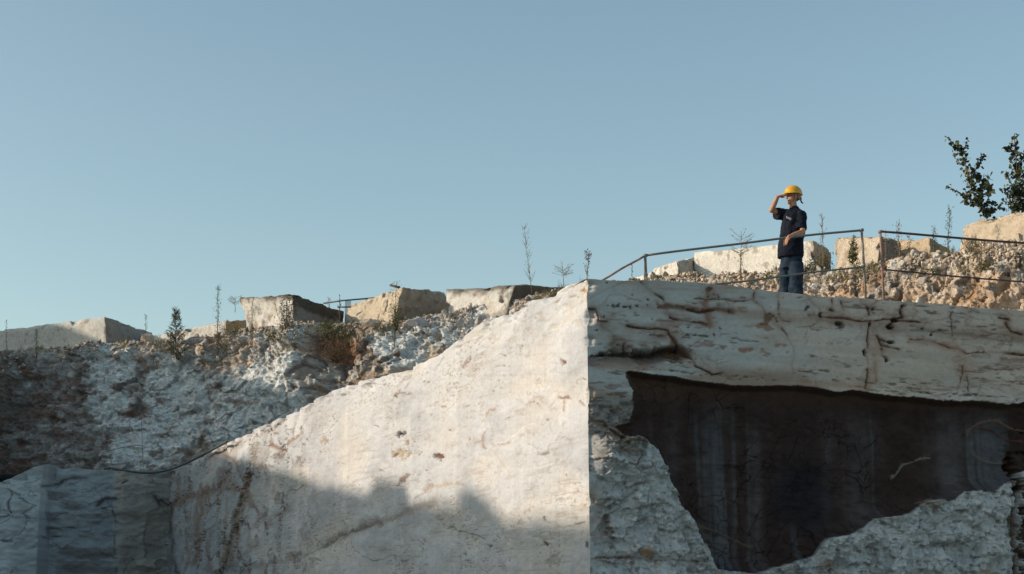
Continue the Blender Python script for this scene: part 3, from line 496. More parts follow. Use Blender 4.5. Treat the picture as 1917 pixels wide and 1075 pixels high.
# ------------------------------------------------------------------ quarried blocks on the bank
def vfield(P, f, o=3, s=400): return np.stack([fbm(P*f, o, s), fbm(P*f, o, s+30), fbm(P*f, o, s+60)], -1)
def block(label, L, M_, R_, rough=.06, tone=1.0, front=None, side=None, soil=0., cell=0., name='stone_block', group='quarried blocks along the top of the bank', chamf=.05):
    # L, M_, R_: (x_top, y_top, x_bottom, y_bottom, Y) of the three upright edges seen
    c = {}
    for key, e in (('L', L), ('M', M_), ('R', R_)):
        c[key+'t'] = at(e[0], e[1], e[4]); c[key+'b'] = at(e[2], e[3], e[4]-.05)
    c['Kt'] = c['Lt']+c['Rt']-c['Mt']; c['Kb'] = c['Lb']+c['Rb']-c['Mb']
    # local cube: u from M to L, v from M to R, w from bottom to top
    lu = np.linalg.norm(c['Lt']-c['Mt']); lv = np.linalg.norm(c['Rt']-c['Mt']); lw = np.linalg.norm(c['Mt']-c['Mb'])
    n = lambda l: int(min(110, max(14, l/.055)))
    nu, nv_, nw = n(lu), n(lv), n(lw); V = []; Fs = []; B = 0
    def tri(u, v, w_):
        u, v, w_ = (np.asarray(q)[..., None] for q in (u, v, w_))
        bt = (1-u)*(1-v)*c['Mb']+u*(1-v)*c['Lb']+(1-u)*v*c['Rb']+u*v*c['Kb']; tp = (1-u)*(1-v)*c['Mt']+u*(1-v)*c['Lt']+(1-u)*v*c['Rt']+u*v*c['Kt']
        return bt*(1-w_)+tp*w_
    UV = []
    for fix, val, (a, na), (b, nb) in ((1, 0, (0, nu), (2, nw)), (1, 1, (0, nu), (2, nw)), (0, 0, (1, nv_), (2, nw)), (0, 1, (1, nv_), (2, nw)), (2, 0, (0, nu), (1, nv_)), (2, 1, (0, nu), (1, nv_))):
        A, Bb = np.meshgrid(np.linspace(0, 1, na), np.linspace(0, 1, nb)); q = np.zeros(A.shape+(3,)); q[..., a] = A; q[..., b] = Bb; q[..., fix] = val
        UV.append(q.reshape(-1, 3)); g = gridf(nb, na)
        flip = (fix, val) in ((1, 1), (0, 0), (2, 0))
        Fs.append((g[:, ::-1] if flip else g)+B); B += na*nb
    Q = np.concatenate(UV); P = tri(Q[:, 0], Q[:, 1], Q[:, 2]); cen = P.mean(0)
    # chamfer edges and corners, chip them irregularly
    L3 = np.array([lu, lv, lw]); dd = np.sort(np.minimum(Q, 1-Q)*L3, 1); e2 = dd[:, 1]
    chip = fbm(P*2.2+5, 4, 411)
    inn = chamf*np.exp(-(e2/.07)**2)*(1+1.5*np.clip(chip, 0, 1))+.2*ss(.1, .5, chip)*np.exp(-(e2/.2)**2)
    dirc = (cen-P); dirc /= np.linalg.norm(dirc, axis=1)[:, None]
    P = P+dirc*inn[:, None]+rough*(vfield(P, .9, 4)*1.0+.5*vfield(P, 3.2, 4, 500)+.2*vfield(P, 9, 2, 600))
    n1 = fbm(P*.8, 4, 421); n2 = fbm(P*3.5, 4, 425); led = fbm(P*np.array([.5, .5, 7]), 3, 429); f1, f2, vid = vor(P*2.4+.4*n2[:, None], 431)
    P = P-dirc*(cell*(vid-.5)*ss(0, .2, f2-f1))[:, None]
    front = np.array([.56, .565, .54] if front is None else front); side = front*.8 if side is None else np.array(side)  # side: face turned from the sun, its shade painted in as darker colour
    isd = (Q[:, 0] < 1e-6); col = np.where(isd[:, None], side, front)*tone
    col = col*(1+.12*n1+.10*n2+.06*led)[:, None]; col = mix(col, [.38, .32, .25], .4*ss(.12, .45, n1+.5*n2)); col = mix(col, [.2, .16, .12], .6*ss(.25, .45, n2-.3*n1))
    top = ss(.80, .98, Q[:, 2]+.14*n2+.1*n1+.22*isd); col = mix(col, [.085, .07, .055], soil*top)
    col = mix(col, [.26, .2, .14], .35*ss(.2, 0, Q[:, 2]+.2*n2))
    o = mesh(name, P, np.concatenate(Fs), M_blk, col=col); return tag(o, label, 'stone block', group)
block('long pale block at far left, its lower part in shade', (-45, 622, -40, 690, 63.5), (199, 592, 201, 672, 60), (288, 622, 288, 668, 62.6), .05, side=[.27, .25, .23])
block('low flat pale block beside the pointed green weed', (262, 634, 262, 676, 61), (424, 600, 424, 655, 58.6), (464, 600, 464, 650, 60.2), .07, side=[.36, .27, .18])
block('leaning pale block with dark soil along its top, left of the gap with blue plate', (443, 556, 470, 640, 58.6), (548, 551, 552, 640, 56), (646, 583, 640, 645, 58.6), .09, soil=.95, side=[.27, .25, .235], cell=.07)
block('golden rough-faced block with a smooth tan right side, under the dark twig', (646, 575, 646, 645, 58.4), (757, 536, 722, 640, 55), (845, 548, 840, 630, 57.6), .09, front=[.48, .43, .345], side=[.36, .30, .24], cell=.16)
block('wide pale block with brown crumbly soil on top, just left of the sharp corner', (832, 543, 832, 640, 55.6), (965, 533, 930, 640, 53.3), (1092, 540, 1085, 610, 56.8), .06, soil=.8, side=[.36, .295, .235])  # slanted middle edge and darker side stand in for a diagonal cast shadow
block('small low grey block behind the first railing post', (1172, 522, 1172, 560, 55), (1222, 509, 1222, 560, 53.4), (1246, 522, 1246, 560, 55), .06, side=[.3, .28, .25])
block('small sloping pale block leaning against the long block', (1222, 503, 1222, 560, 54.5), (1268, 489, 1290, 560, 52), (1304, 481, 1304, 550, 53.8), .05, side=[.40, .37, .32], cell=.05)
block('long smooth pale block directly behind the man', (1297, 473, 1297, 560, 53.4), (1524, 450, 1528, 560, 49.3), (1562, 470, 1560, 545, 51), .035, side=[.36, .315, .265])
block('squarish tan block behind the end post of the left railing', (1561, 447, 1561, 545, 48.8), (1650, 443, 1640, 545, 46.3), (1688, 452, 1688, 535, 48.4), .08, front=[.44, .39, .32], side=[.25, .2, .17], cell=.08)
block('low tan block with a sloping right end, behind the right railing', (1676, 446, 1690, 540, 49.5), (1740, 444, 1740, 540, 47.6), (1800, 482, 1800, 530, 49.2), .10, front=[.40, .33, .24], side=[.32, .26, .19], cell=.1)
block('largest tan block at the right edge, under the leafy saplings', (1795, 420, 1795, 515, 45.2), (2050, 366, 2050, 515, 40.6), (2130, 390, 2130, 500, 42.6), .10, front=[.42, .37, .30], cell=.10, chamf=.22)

# ------------------------------------------------------------------ loose stones and rubble
def ico(sub):
    t = (1+5**.5)/2; v = [(-1, t, 0), (1, t, 0), (-1, -t, 0), (1, -t, 0), (0, -1, t), (0, 1, t), (0, -1, -t), (0, 1, -t), (t, 0, -1), (t, 0, 1), (-t, 0, -1), (-t, 0, 1)]
    f = [(0, 11, 5), (0, 5, 1), (0, 1, 7), (0, 7, 10), (0, 10, 11), (1, 5, 9), (5, 11, 4), (11, 10, 2), (10, 7, 6), (7, 1, 8), (3, 9, 4), (3, 4, 2), (3, 2, 6), (3, 6, 8), (3, 8, 9), (4, 9, 5), (2, 4, 11), (6, 2, 10), (8, 6, 7), (9, 8, 1)]
    v = [np.array(q, float)/np.linalg.norm(q) for q in v]
    for _ in range(sub):
        cch = {}; nf = []
        def md(a, b):
            k = (min(a, b), max(a, b))
            if k not in cch: q = v[a]+v[b]; v.append(q/np.linalg.norm(q)); cch[k] = len(v)-1
            return cch[k]
        for a, b, c_ in f:
            x, y, z = md(a, b), md(b, c_), md(c_, a); nf += [(a, x, z), (b, y, x), (c_, z, y), (x, y, z)]
        f = nf
    return np.array(v), np.array(f)
def stones(V, seed):                          # cut random planes off the sphere: angular stones
    r = np.random.default_rng(seed); V = V.copy()
    for _ in range(11):
        n = r.normal(size=3); n /= np.linalg.norm(n); h = r.uniform(.38, .75); d = V@n; V = V-np.clip(d-h, 0, None)[:, None]*n
    return V
def boulder(label, px, py, Y, rx, rz, col, grp='larger loose rocks on the bank', nm='rock'):
    v0, f0 = ico(4); V = stones(v0, int(px)); s = Y/F*1.02; P = at(px, py, Y)+V*np.array([rx*s, max(rx, rz)*s*.8, rz*s])
    n2 = fbm(P*4, 4, int(px)); P = P+V*(.05*n2+.02*fbm(P*12, 2, 5))[:, None]
    c = np.array(col)*(1+.2*n2+.15*fbm(P*11, 3, 9))[:, None]; return tag(mesh(nm, P, f0, M_blk, col=c), label, 'rock', grp)
for a in [('dark rounded rock in the gap between two blocks, under the blue plate', 642, 612, 57.2, 19, 9, (.25, .23, .22)), ('flat grey cracked rock just under the golden block', 690, 604, 54.8, 26, 9, (.36, .32, .27)),
          ('round whitish rock standing on rubble below the brown soil block', 938, 563, 51.8, 10, 10, (.42, .38, .34)), ('large whitish rock, left one of a pair in the rubble beside the sunlit wall edge', 862, 604, 51, 13, 15, (.45, .43, .40)),
          ('whitish rock, right one of a pair in the rubble beside the sunlit wall edge', 896, 601, 50.6, 12, 12, (.46, .44, .42)), ('smallest whitish rock at the upper end of the sunlit wall edge', 969, 568, 51, 6, 7, (.45, .43, .4)),
          ('rounded pale boulder right of the shaded end of the far left block', 276, 632, 59, 20, 13, (.5, .43, .36)), ('low grey slab-like rock below the pointed green weed', 364, 636, 57, 26, 9, (.30, .29, .29)),
          ('grey flat-topped rock on the crest under the far left block', 246, 642, 58, 10, 7, (.34, .34, .34)), ('small dark boxy rock in the rubble under the long pale block', 1299, 519, 50, 8, 5, (.22, .18, .15)),
          ('pale angular boulder at the foot of the low tan block', 1706, 479, 44.6, 14, 13, (.56, .50, .43)), ('long pale flat stone in the rubble under the largest tan block', 1862, 470, 42, 14, 6, (.52, .44, .36)),
          ('pale lump on the bank between bench and right railing', 1850, 503, 41, 12, 5, (.52, .44, .37)), ('whitish stone in the rubble right of the left railing end post', 1592, 512, 45.8, 11, 7, (.46, .40, .36)),
          ('blue-grey flat rock showing in the bank below the golden block', 785, 606, 52.6, 28, 9, (.36, .39, .42)), ('brown rock half buried in the bank above the hose', 742, 662, 51.5, 8, 11, (.17, .13, .11))]:
    boulder(*a)
v1, f1_ = ico(2); tmpl = [stones(v1, 50+k) for k in range(12)]
Wp = W_pts.reshape(-1, 3); wxp = W_px.ravel(); wyp = W_py.ravel(); wv_ = W_v.ravel(); cy = ip(wxp, crest)
wt = np.exp(-np.clip(wyp-cy, 0, 99)/13)*(.5+.5*(wxp > 120))
wt += .5*(wxp > 1180)*np.exp(-np.clip(wyp-cy-10, 0, 999)/22)+.025*(wxp > 1180)
wt += 1.0*np.exp(-((wxp-870)/75)**2-((wyp-605)/28)**2)+.3*np.exp(-((wxp-540)/60)**2-((wyp-630)/40)**2)+.25*np.exp(-((wxp-430)/60)**2-((wyp-650)/25)**2)
wt *= np.clip(1.2*fbm(Wp*1.2, 3, 700)+.6, .03, 2)*(wyp < 760)*(wxp > -100)*(wxp < 2150)
NS = 8000; idx = rng.choice(len(Wp), NS, p=wt/wt.sum())
Vs = []; Fs = []; Cs = []
for k, i in enumerate(idx):
    r_ = .025+.07*rng.random()**3+(.11 if rng.random() < .015 else 0)
    A = Matrix.Rotation(rng.uniform(0, 6.28), 3, Vector(rng.normal(size=3)).normalized()); A = np.array(A)
    V = (tmpl[k % 12]*np.array([1, rng.uniform(.6, 1), rng.uniform(.45, .9)])*r_)@A.T+Wp[i]+nW*r_*.35+np.array([0, 0, r_*.2]); Vs.append(V); Fs.append(f1_+k*len(v1))
    t = rng.random(); c = [.48, .44, .39] if t < .5 else ([.37, .31, .245] if t < .88 else [.26, .185, .14]); x_ = wxp[i]
    if 800 < x_ < 1000: c = [.45, .42, .39] if t < .8 else [.3, .26, .24]
    Cs.append(np.tile(np.array(c)*rng.uniform(.75, 1.15), (len(v1), 1)))
tag(mesh('rubble', np.concatenate(Vs), np.concatenate(Fs), M_stn, col=np.concatenate(Cs), smooth=False), 'loose broken stone rubble strewn over the bank and its crest', 'rubble', kind='stuff')
# small grit along the bench edge
Vs = []; Fs = []; Cs = []
for k in range(420):
    j = rng.integers(5, len(pxR)-5); e = PR[-6, j]*.5+PR[-5, j]*.5 if rng.random() < .5 else PR[-6, j]
    if rng.random() < .35: j = rng.integers(5, len(pxA)-5); e = PA[-6, j]
    r_ = rng.uniform(.008, .028); Vs.append(tmpl[k % 12]*np.array([1, 1, .7])*r_+e+np.array([0, 0, .3*r_])); Fs.append(f1_+k*len(v1)); Cs.append(np.tile(np.array([.45, .41, .36])*rng.uniform(.6, 1.1), (len(v1), 1)))
tag(mesh('grit', np.concatenate(Vs), np.concatenate(Fs), M_stn, col=np.concatenate(Cs), smooth=False), 'fine stone grit lying along the bench edge', 'grit', kind='stuff')

# ------------------------------------------------------------------ railings
def Ye(px): return float(hitplane(float(px), float(ip(px, topR)), nR)[1])
M_pg = plain('green_paint_pipe', (.10, .17, .16), .55, .4, scale=9, c2=(.16, .12, .09), bump=.1)
M_pb = plain('bluegrey_paint_pipe', (.13, .19, .20), .5, .4, scale=7, c2=(.17, .13, .11))
M_pr = plain('rusty_pipe', (.40, .22, .17), .7, .3, scale=9, c2=(.19, .15, .12), bump=.1)
M_pd = plain('dark_rust_pipe', (.075, .055, .05), .65, .3, scale=9, c2=(.13, .07, .055))
M_pl = plain('faded_post', (.30, .27, .22), .7, .3, scale=8, c2=(.16, .15, .12), bump=.1)
def sag(a, b, n, s, seed):
    a = np.array(a); b = np.array(b); out = []
    for k in range(n+1):
        q = k/n; p = a*(1-q)+b*q; p[2] += -s*math.sin(math.pi*q)+.006*math.sin(9*q+seed); out.append(p)
    return out
p1 = at(1208, 479, Ye(1210)+.70); p2 = at(1613, 431, Ye(1614)+.15)
base1 = at(1212, 548, Ye(1210)+.72); base2 = at(1621, 563, Ye(1620)+.15)
base1[2] = 6.74; base2[2] = 6.70
rl = thing('metal_railing', base2, 'pipe railing with green middle rail and slanted rusty end, in front of the man', 'railing', 'pipe railings on the bench edge')
MB().tube(sag(p1, p2, 14, -.02, 1), .0185, 10).build('top_rail', M_pb, rl)
m1 = at(1322, 535, Ye(1322)+.50); m2 = at(1616, 499, Ye(1614)+.16)
MB().tube(sag(m1, m2, 14, .0, 2), .015, 10).build('middle_rail', M_pg, rl)
MB().tube([base2-np.array([0, 0, .08]), base2*.5+p2*.5+np.array([.004, 0, 0]), p2+np.array([0, 0, .012])], .02, 10).build('post', M_pl, rl)
MB().tube([base1-np.array([0, 0, .1]), base1*.5+p1*.5, p1+np.array([0, 0, .03])], [.024, .016, .019], 10).tube([p1+np.array([-.012, -.01, -.03]), base1+np.array([-.05, 0, -.1])], .010, 8).build('post', M_pl, rl)
MB().tube(sag(at(1118, 530, Ye(1110)+.62), p1-np.array([.01, 0, .0]), 8, .0, 3), .0175, 10).build('slanted_rail', M_pr, rl)
MB().tube([at(1478, 449.5, float(p2[1])*.33+float(p1[1])*.67+.02)]*1+[at(1503, 444.5, float(p2[1])*.4+float(p1[1])*.6)], .0, 6)
p3 = at(1648, 434, Ye(1648)+.15); p4 = at(2140, 470, Ye(2140)+.15); b3 = at(1655, 567, Ye(1655)+.16); b3[2] = 6.70; p5 = at(2140, 548, Ye(2140)+.16); b5 = p4.copy(); b5[2] = 6.6
rr = thing('metal_railing', b3, 'dark rusty pipe railing running out at the right edge, beyond the gap', 'railing', 'pipe railings on the bench edge')
MB().tube(sag(p3, p4, 16, .01, 1), .019, 10).build('top_rail', M_pd, rr)
MB().tube(sag(at(1652, 505, Ye(1652)+.16), p5, 16, .0, 2), .014, 10).build('middle_rail', M_pd, rr)
MB().tube([b3-np.array([0, 0, .08]), (b3+p3)/2, p3+np.array([0, 0, .012])], .019, 10).build('post', M_pr, rr)
MB().tube([b5, p4], .019, 10).build('post', M_pr, rr)

for par, pts_, mm in ((rl, [p2, m2, p1], M_pg), (rr, [p3, at(1652, 505, Ye(1652)+.16)], M_pr)):
    for q in pts_:
        MB().tube([q+np.array([-.03, .0, -.006]), q+np.array([.03, 0, .006])], .026, 10).build('pipe_collar', mm, par)
# ------------------------------------------------------------------ hoses and cables
M_hose = plain('hose', (.06, .085, .095), .5, .4, scale=3); M_cab = plain('pale_cable', (.22, .22, .21), .7, .2, scale=3)
def hose(pts, r, m, lab, cat='hose'):
    P_ = [at(x, y, Y) for x, y, Y in pts]; out = []
    for k in range(len(P_)-1):
        a = P_[max(k-1, 0)]; b = P_[k]; c = P_[k+1]; d = P_[min(k+2, len(P_)-1)]
        for q in np.linspace(0, 1, 6, endpoint=False): out.append(.5*((2*b)+(-a+c)*q+(2*a-5*b+4*c-d)*q*q+(-a+3*b-3*c+d)*q**3))
    out.append(P_[-1]); return tag(MB().tube(out, r, 8).build(cat.replace(' ', '_'), m), lab, cat)
hose([(425, 827, 44.6), (414, 833, 45.6), (398, 842, 46.6), (372, 856, 48.2), (345, 869, 49.5), (318, 879, 50), (290, 885, 50), (262, 885, 49.8), (235, 881, 49.8), (208, 876, 50.2), (196, 878, 51)], .034, M_hose, 'dark hose sagging from the left end of the sunlit wall edge')
hose([(265, 786, 52.6), (266, 820, 52), (267, 860, 51.2), (269, 884, 50.4)], .012, M_cab, 'thin pale cable hanging straight down behind the sagging hose', 'cable')
hose([(118, 861, 53.3), (150, 853, 53.3), (187, 848, 53.6), (230, 838, 53.8), (264, 833, 54)], .014, M_cab, 'thin grey cable stretched across the shaded bank, nearly touching the hose', 'cable')
hose([(-40, 829, 53), (0, 823, 53.4), (30, 820, 53.6), (50, 816, 54)], .016, M_cab, 'short pale cable on the dark bank at the left edge', 'cable')
tag(MB().tube([at(606, 568, 57.5), at(640, 563, 57), at(712, 557, 57)], .03, 8).build('metal_bar', M_hose), 'thin dark bar bridging the gap between two blocks', 'bar')
tag(MB().tube([at(632, 575, 57.6), at(657, 575, 57.2)], .028, 8).build('metal_bar', M_hose), 'short dark bar below the bar that bridges the gap', 'bar')
tag(MB().tube([at(731, 534, 56), at(748, 538.5, 55.6)], .045, 6).build('wood_stick', plain('dry_wood', (.07, .055, .045))), 'dark stick lying on the top edge of the golden block', 'stick')
bp = at(651, 590, 58.5); q_ = MB(); 
for dz0, dz1, wd in ((-.45, .55, .11),):
    q_.ring_loft([[bp+np.array([sx*wd, sy_*.03, dz]) for sx, sy_ in ((-1, -1), (1, -1), (1, 1), (-1, 1))] for dz in (dz0, 0, dz1)])
tag(q_.build('metal_plate', plain('pale_blue_paint', (.42, .55, .68), .5, .4), smooth=False), 'narrow pale blue plate standing in the gap between two blocks', 'plate')

# ------------------------------------------------------------------ plants
M_lf = plain('leaf_dark', (.075, .085, .035), .5, .35, scale=4, c2=(.02, .032, .03)); M_lf2 = plain('leaf_olive', (.12, .12, .045), .7, .2, scale=5, c2=(.06, .07, .03)); M_dry = plain('dry_weed', (.30, .26, .19), .8, .1, scale=5, c2=(.13, .12, .09))
M_lg = plain('leaf_greygreen', (.10, .12, .085), .7, .2, scale=5); M_stem = plain('stem', (.12, .10, .07), .8, .1, scale=5); M_rust = plain('rusty_weed', (.19, .095, .05), .8, .1, scale=5, c2=(.10, .08, .04))
def leaf(V, Fc, c, L, w, d=None):
    d = rng.normal(size=3) if d is None else d; d = d/np.linalg.norm(d); s = np.cross(d, rng.normal(size=3)); s /= np.linalg.norm(s); n = np.cross(d, s)
    b = len(V); V += [c, c+d*L*.3+s*w*.5+n*.08*L, c+d*L*.7+s*w*.35, c+d*L, c+d*L*.7-s*w*.35, c+d*L*.3-s*w*.5+n*.08*L]; Fc += [(b, b+1, b+2, b+3), (b, b+3, b+4, b+5)]
def resample(pts, step):
    out = []
    for (x0, y0), (x1, y1) in zip(pts[:-1], pts[1:]):
        n = max(1, int(math.hypot(x1-x0, y1-y0)/step))
        for k in range(n): out.append((x0+(x1-x0)*k/n, y0+(y1-y0)*k/n))
    return out+[pts[-1]]
def sapling(lab, stems, Y):
    s = Y/F; base = at(*stems[0][0][0], Y); t = thing('sapling', base, lab, 'sapling', 'leafy saplings above the largest block')
    mb = MB(); V = []; Fc = []
    for pts, spread, big, dens in stems:
        yy = Y+rng.uniform(-.25, .25); L = [at(x, y, yy+.3*math.sin(k)) for k, (x, y) in enumerate(pts)]; L[0] = at(*pts[0], Y)
        mb.tube(L, [max(.006, .028*(1-k/len(L))) for k in range(len(L))], 6)
        for (x, y) in resample(pts, 1.6):
            for _ in range(rng.poisson(dens*1.5)):
                c = at(x+rng.normal()*spread, y+rng.normal()*spread*.7, yy)+np.array([0, rng.normal()*spread*s, 0]); q = rng.uniform(.6, 1.2)*big*1.7*s
                leaf(V, Fc, c, q, q*.85, rng.normal(size=3)+np.array([0, -.2, -.5]))
                if rng.random() < .3: mb.tube([at(x, y, yy), c], .004, 4)
    mb.build('stem', M_stem, t); mesh('foliage', np.array(V), Fc, M_lf, t, smooth=False)
c5 = lambda *l: cr(l, 1740, 230, .1768)
sapling('leafy young sapling leaning left with forked branches, left one of two', [
    (c5((590, 990), (580, 930), (500, 850), (450, 700), (440, 600), (400, 520), (370, 420), (340, 330), (270, 240)), 5.2, 5.2, 1.9), (c5((270, 240), (230, 200), (185, 155)), 2, 3.5, .8), (c5((340, 330), (380, 250), (390, 200)), 3.5, 4.5, 1.2), (c5((300, 250), (310, 190)), 2.5, 4.5, .8),
    (c5((440, 600), (490, 490), (540, 420), (590, 350)), 3.2, 4.5, 1.2), (c5((560, 400), (545, 320)), 1.5, 4.5, .5), (c5((470, 850), (400, 790), (370, 690)), 3, 8, .6), (c5((430, 800), (360, 770), (310, 740), (240, 700), (190, 665)), 2.0, 2.8, .9),
    (c5((530, 880), (560, 740), (560, 620), (580, 540)), 3.2, 9, .42), (c5((560, 760), (640, 740), (620, 600), (615, 560)), 3.2, 8.5, .42), (c5((580, 900), (620, 830), (690, 850), (740, 890), (820, 915)), 2.4, 4, 1.0), (c5((590, 940), (640, 940), (700, 930)), 4, 5, 1.5), (c5((560, 900), (600, 920)), 5, 6, 2.5)], 44.2)
sapling('leafy young sapling cut by the right edge, right one of two', [
    (c5((930, 960), (910, 890), (910, 750), (920, 600), (925, 450), (910, 330)), 5.6, 5.2, 2.0), (c5((910, 330), (905, 230), (900, 110)), 3.2, 5, .8), (c5((900, 320), (850, 270), (800, 250)), 3, 8, .6), (c5((905, 160), (950, 125)), 1.5, 6, .5), (c5((900, 700), (850, 620), (815, 510)), 2.4, 4.5, 1.0),
    (c5((900, 800), (850, 730), (790, 700)), 4, 5, 1.3), (c5((900, 760), (960, 640), (1010, 540), (1060, 450)), 7, 5, 1.8), (c5((920, 480), (980, 380), (1030, 300)), 5, 5, 1.2), (c5((910, 860), (990, 760), (1080, 700)), 8, 6, 2.2), (c5((930, 900), (1020, 860), (1120, 850)), 6, 6, 2.2), (c5((900, 860), (840, 840), (775, 835)), 3, 4, 1.0)], 43.6)
def weed(lab, x, y0, y1, Y, style='spike', wdt=5, lean_=0, mat=None, dens=1.0, sr=1.0, grp='weeds growing on the bank'):
    mat = mat or M_lg; s = Y/F; base = at(x, y0, Y); t = thing('weed', base, lab, 'weed', grp); mb = MB(); V = []; Fc = []; H = y0-y1
    stem = [at(x+lean_*k/6+rng.normal()*.5*(k > 0), y0-H*k/6, Y) for k in range(7)]; mb.tube(stem, [.014*sr*(1-k/8) for k in range(7)], 5)
    def pt(q): return at(x+lean_*q, y0-H*q, Y)
    if style == 'spike':                       # narrow plume of small leaves
        for _ in range(int(H*1.7*dens)):
            q = rng.uniform(.08, 1); r_ = wdt*(1-abs(q-.6))*s; c = pt(q)+rng.normal(size=3)*np.array([.4, .4, .3])*r_; leaf(V, Fc, c, rng.uniform(.04, .09), .018, rng.normal(size=3)*.6+np.array([0, 0, .9]))
    elif style == 'tree':                      # small conifer-like bush
        for _ in range(int(H*.9*dens)):
            q = rng.uniform(.05, .95)**1.2; a = rng.uniform(0, 6.28); l = wdt*s*(1-q)*rng.uniform(.6, 1.1)+.05; b0 = pt(q); b1 = b0+np.array([math.cos(a)*l, math.sin(a)*l, l*.75]); mb.tube([b0, b1], .006, 4)
            for k in range(int(6+14*(1-q))): leaf(V, Fc, b0+(b1-b0)*rng.uniform(.15, 1)+rng.normal(size=3)*.025, rng.uniform(.05, .10), .02, (b1-b0)/l+rng.normal(size=3)*.6)
    elif style == 'twig':                      # thin bare branching stalk
        for _ in range(int(7+H*.16*dens)):
            q = rng.uniform(.15, .98); a = rng.uniform(0, 6.28); l = wdt*s*rng.uniform(.4, 1)*(1.1-q*.6); b0 = pt(q); b1 = b0+np.array([math.cos(a)*l*.6, math.sin(a)*l*.6, l]); mb.tube([b0, (b0+b1)/2+rng.normal(size=3)*.02, b1], [.006*sr, .005*sr, .003*sr], 4)
            for k in range(4): leaf(V, Fc, b0+(b1-b0)*rng.uniform(.1, 1), rng.uniform(.025, .055), .014)
    elif style == 'umbel':                     # airy head of fine twigs
        for _ in range(int(15*dens)):
            q = rng.uniform(.45, .85); a = rng.uniform(0, 6.28); l = wdt*s*rng.uniform(.5, 1); b0 = pt(q); b1 = b0+np.array([math.cos(a)*l, math.sin(a)*l, l*rng.uniform(.3, .7)]); mb.tube([b0, b1], .0045*sr, 4)
            for k in range(9): c = b0+(b1-b0)*rng.uniform(.5, 1.02)+rng.normal(size=3)*.03; leaf(V, Fc, c, rng.uniform(.02, .05), .016)
    elif style == 'bush':
        for _ in range(int(H*wdt*.22*dens)):
            c = at(x+rng.normal()*wdt*.42, y0-H*rng.beta(1.6, 1.8), Y)+np.array([0, rng.normal()*.12, 0])
            if rng.random() < .12: mb.tube([base, c], .005, 4)
            leaf(V, Fc, c, rng.uniform(.05, .11), .03)
    mb.build('stem', M_stem if mat is not M_dry else M_dry, t)
    if V: mesh('foliage', np.array(V), Fc, mat, t, smooth=False)
YE = lambda px: float(Yc(px))
weed('tall thin feathery stalk rising against the sky at left, right of the pointed weed', 408, 665, 535, 56.2, 'spike', 10, 0, M_lg, 1.5, 1.6); weed('pointed dark green weed like a tiny fir on the crest at left', 330, 672, 574, 56.8, 'tree', 24, -1, M_lf2, 1.5, 1.6)
weed('thin dark spike in front of the far left block', 68, 680, 618, 57.6, 'spike', 7, 0, M_lf, 1.3); weed('faint slender stalk near the left edge', 12, 668, 600, 57.6, 'spike', 4, 0, M_dry, .5); weed('thin bare stalk at the shaded end of the far left block', 273, 650, 590, 59, 'twig', 10, 0, M_lg, 1)
weed('olive stalk in front of the leaning pale block', 472, 660, 562, 56.4, 'spike', 8, 0, M_lf2, .9, 1.2); weed('leafy grey-green shrub climbing the leaning pale block', 538, 625, 553, 55.3, 'bush', 20, 0, M_lg, 1.6); weed('airy dry sprig beside the left edge of the leaning block', 440, 585, 556, 57.5, 'umbel', 14, 0, M_dry, 1)
weed('reddish thin stalk near the blue plate', 614, 602, 558, 56.4, 'spike', 4, 2, M_rust, .9); weed('dark spindly plant in front of the gap with the blue plate', 636, 605, 550, 56, 'twig', 12, 0, M_lf2, 1.3, 1.3); weed('tall bushy olive weed in front of the golden block', 738, 650, 528, 53.4, 'spike', 13, 4, M_lf2, 1.3, 1.3)
weed('small leafy clump under the golden block', 741, 622, 566, 53.2, 'bush', 16, 0, M_lf2, 1.2)
weed('olive clump under the pointed green weed', 334, 675, 640, 56, 'bush', 22, 0, M_lf2, .9); weed('rust coloured bush in the hollow of the bank', 632, 680, 624, 53.6, 'bush', 44, 0, M_rust, 1.2); weed('green and brown bush above the rust coloured one', 622, 640, 600, 54.4, 'bush', 52, 0, M_lf2, .9)
weed('grey bush on the crest left of the leaning block', 420, 660, 600, 55.8, 'bush', 18, 0, M_dry, .7)
weed('tallest bare leaning stalk above the brown soil block', 996, 556, 424, 53.5, 'twig', 26, -15, M_dry, 1.8, .75); weed('pale airy sprig left of the sharp corner', 1056, 540, 490, 51, 'umbel', 24, -3, M_dry, 1.4, 1); weed('branching grey twig growing right at the sharp corner', 1099, 528, 476, 24.3, 'twig', 26, 3, M_dry, 1.3, .5)
weed('short faint sprig left of the first post', 1183, 525, 490, 52, 'twig', 6, 0, M_dry, .8); weed('airy headed stalk in front of the long pale block', 1386, 520, 432, 46.8, 'umbel', 30, 2, M_dry, 1.6, 1.2); weed('small leafy stalk under the airy head, before the long block', 1387, 522, 468, 46.4, 'spike', 9, 0, M_lf2, .9, 1)
weed('bare branching twig against the sky right of the man', 1541, 505, 402, 48.6, 'twig', 22, -2, M_dry, 1.8, 1.1); weed('grey bush at the foot of the long block, right of the man', 1519, 515, 484, 46.4, 'bush', 14, 0, M_lg, 1.5); weed('green bush between the long block and the squarish tan block', 1542, 515, 470, 46.6, 'bush', 20, 0, M_lf2, 1.1)
weed('brownish bush against the squarish tan block', 1597, 505, 440, 45.4, 'tree', 9, 0, M_lf2, 1.0, 1); weed('tall dry grass stalk on the low tan block, left one', 1684, 500, 416, 44.5, 'spike', 9, -3, M_dry, 1.3, 1.2); weed('thin sprig above the post of the right railing', 1658, 500, 428, 45.2, 'twig', 9, 0, M_dry, 1.4)
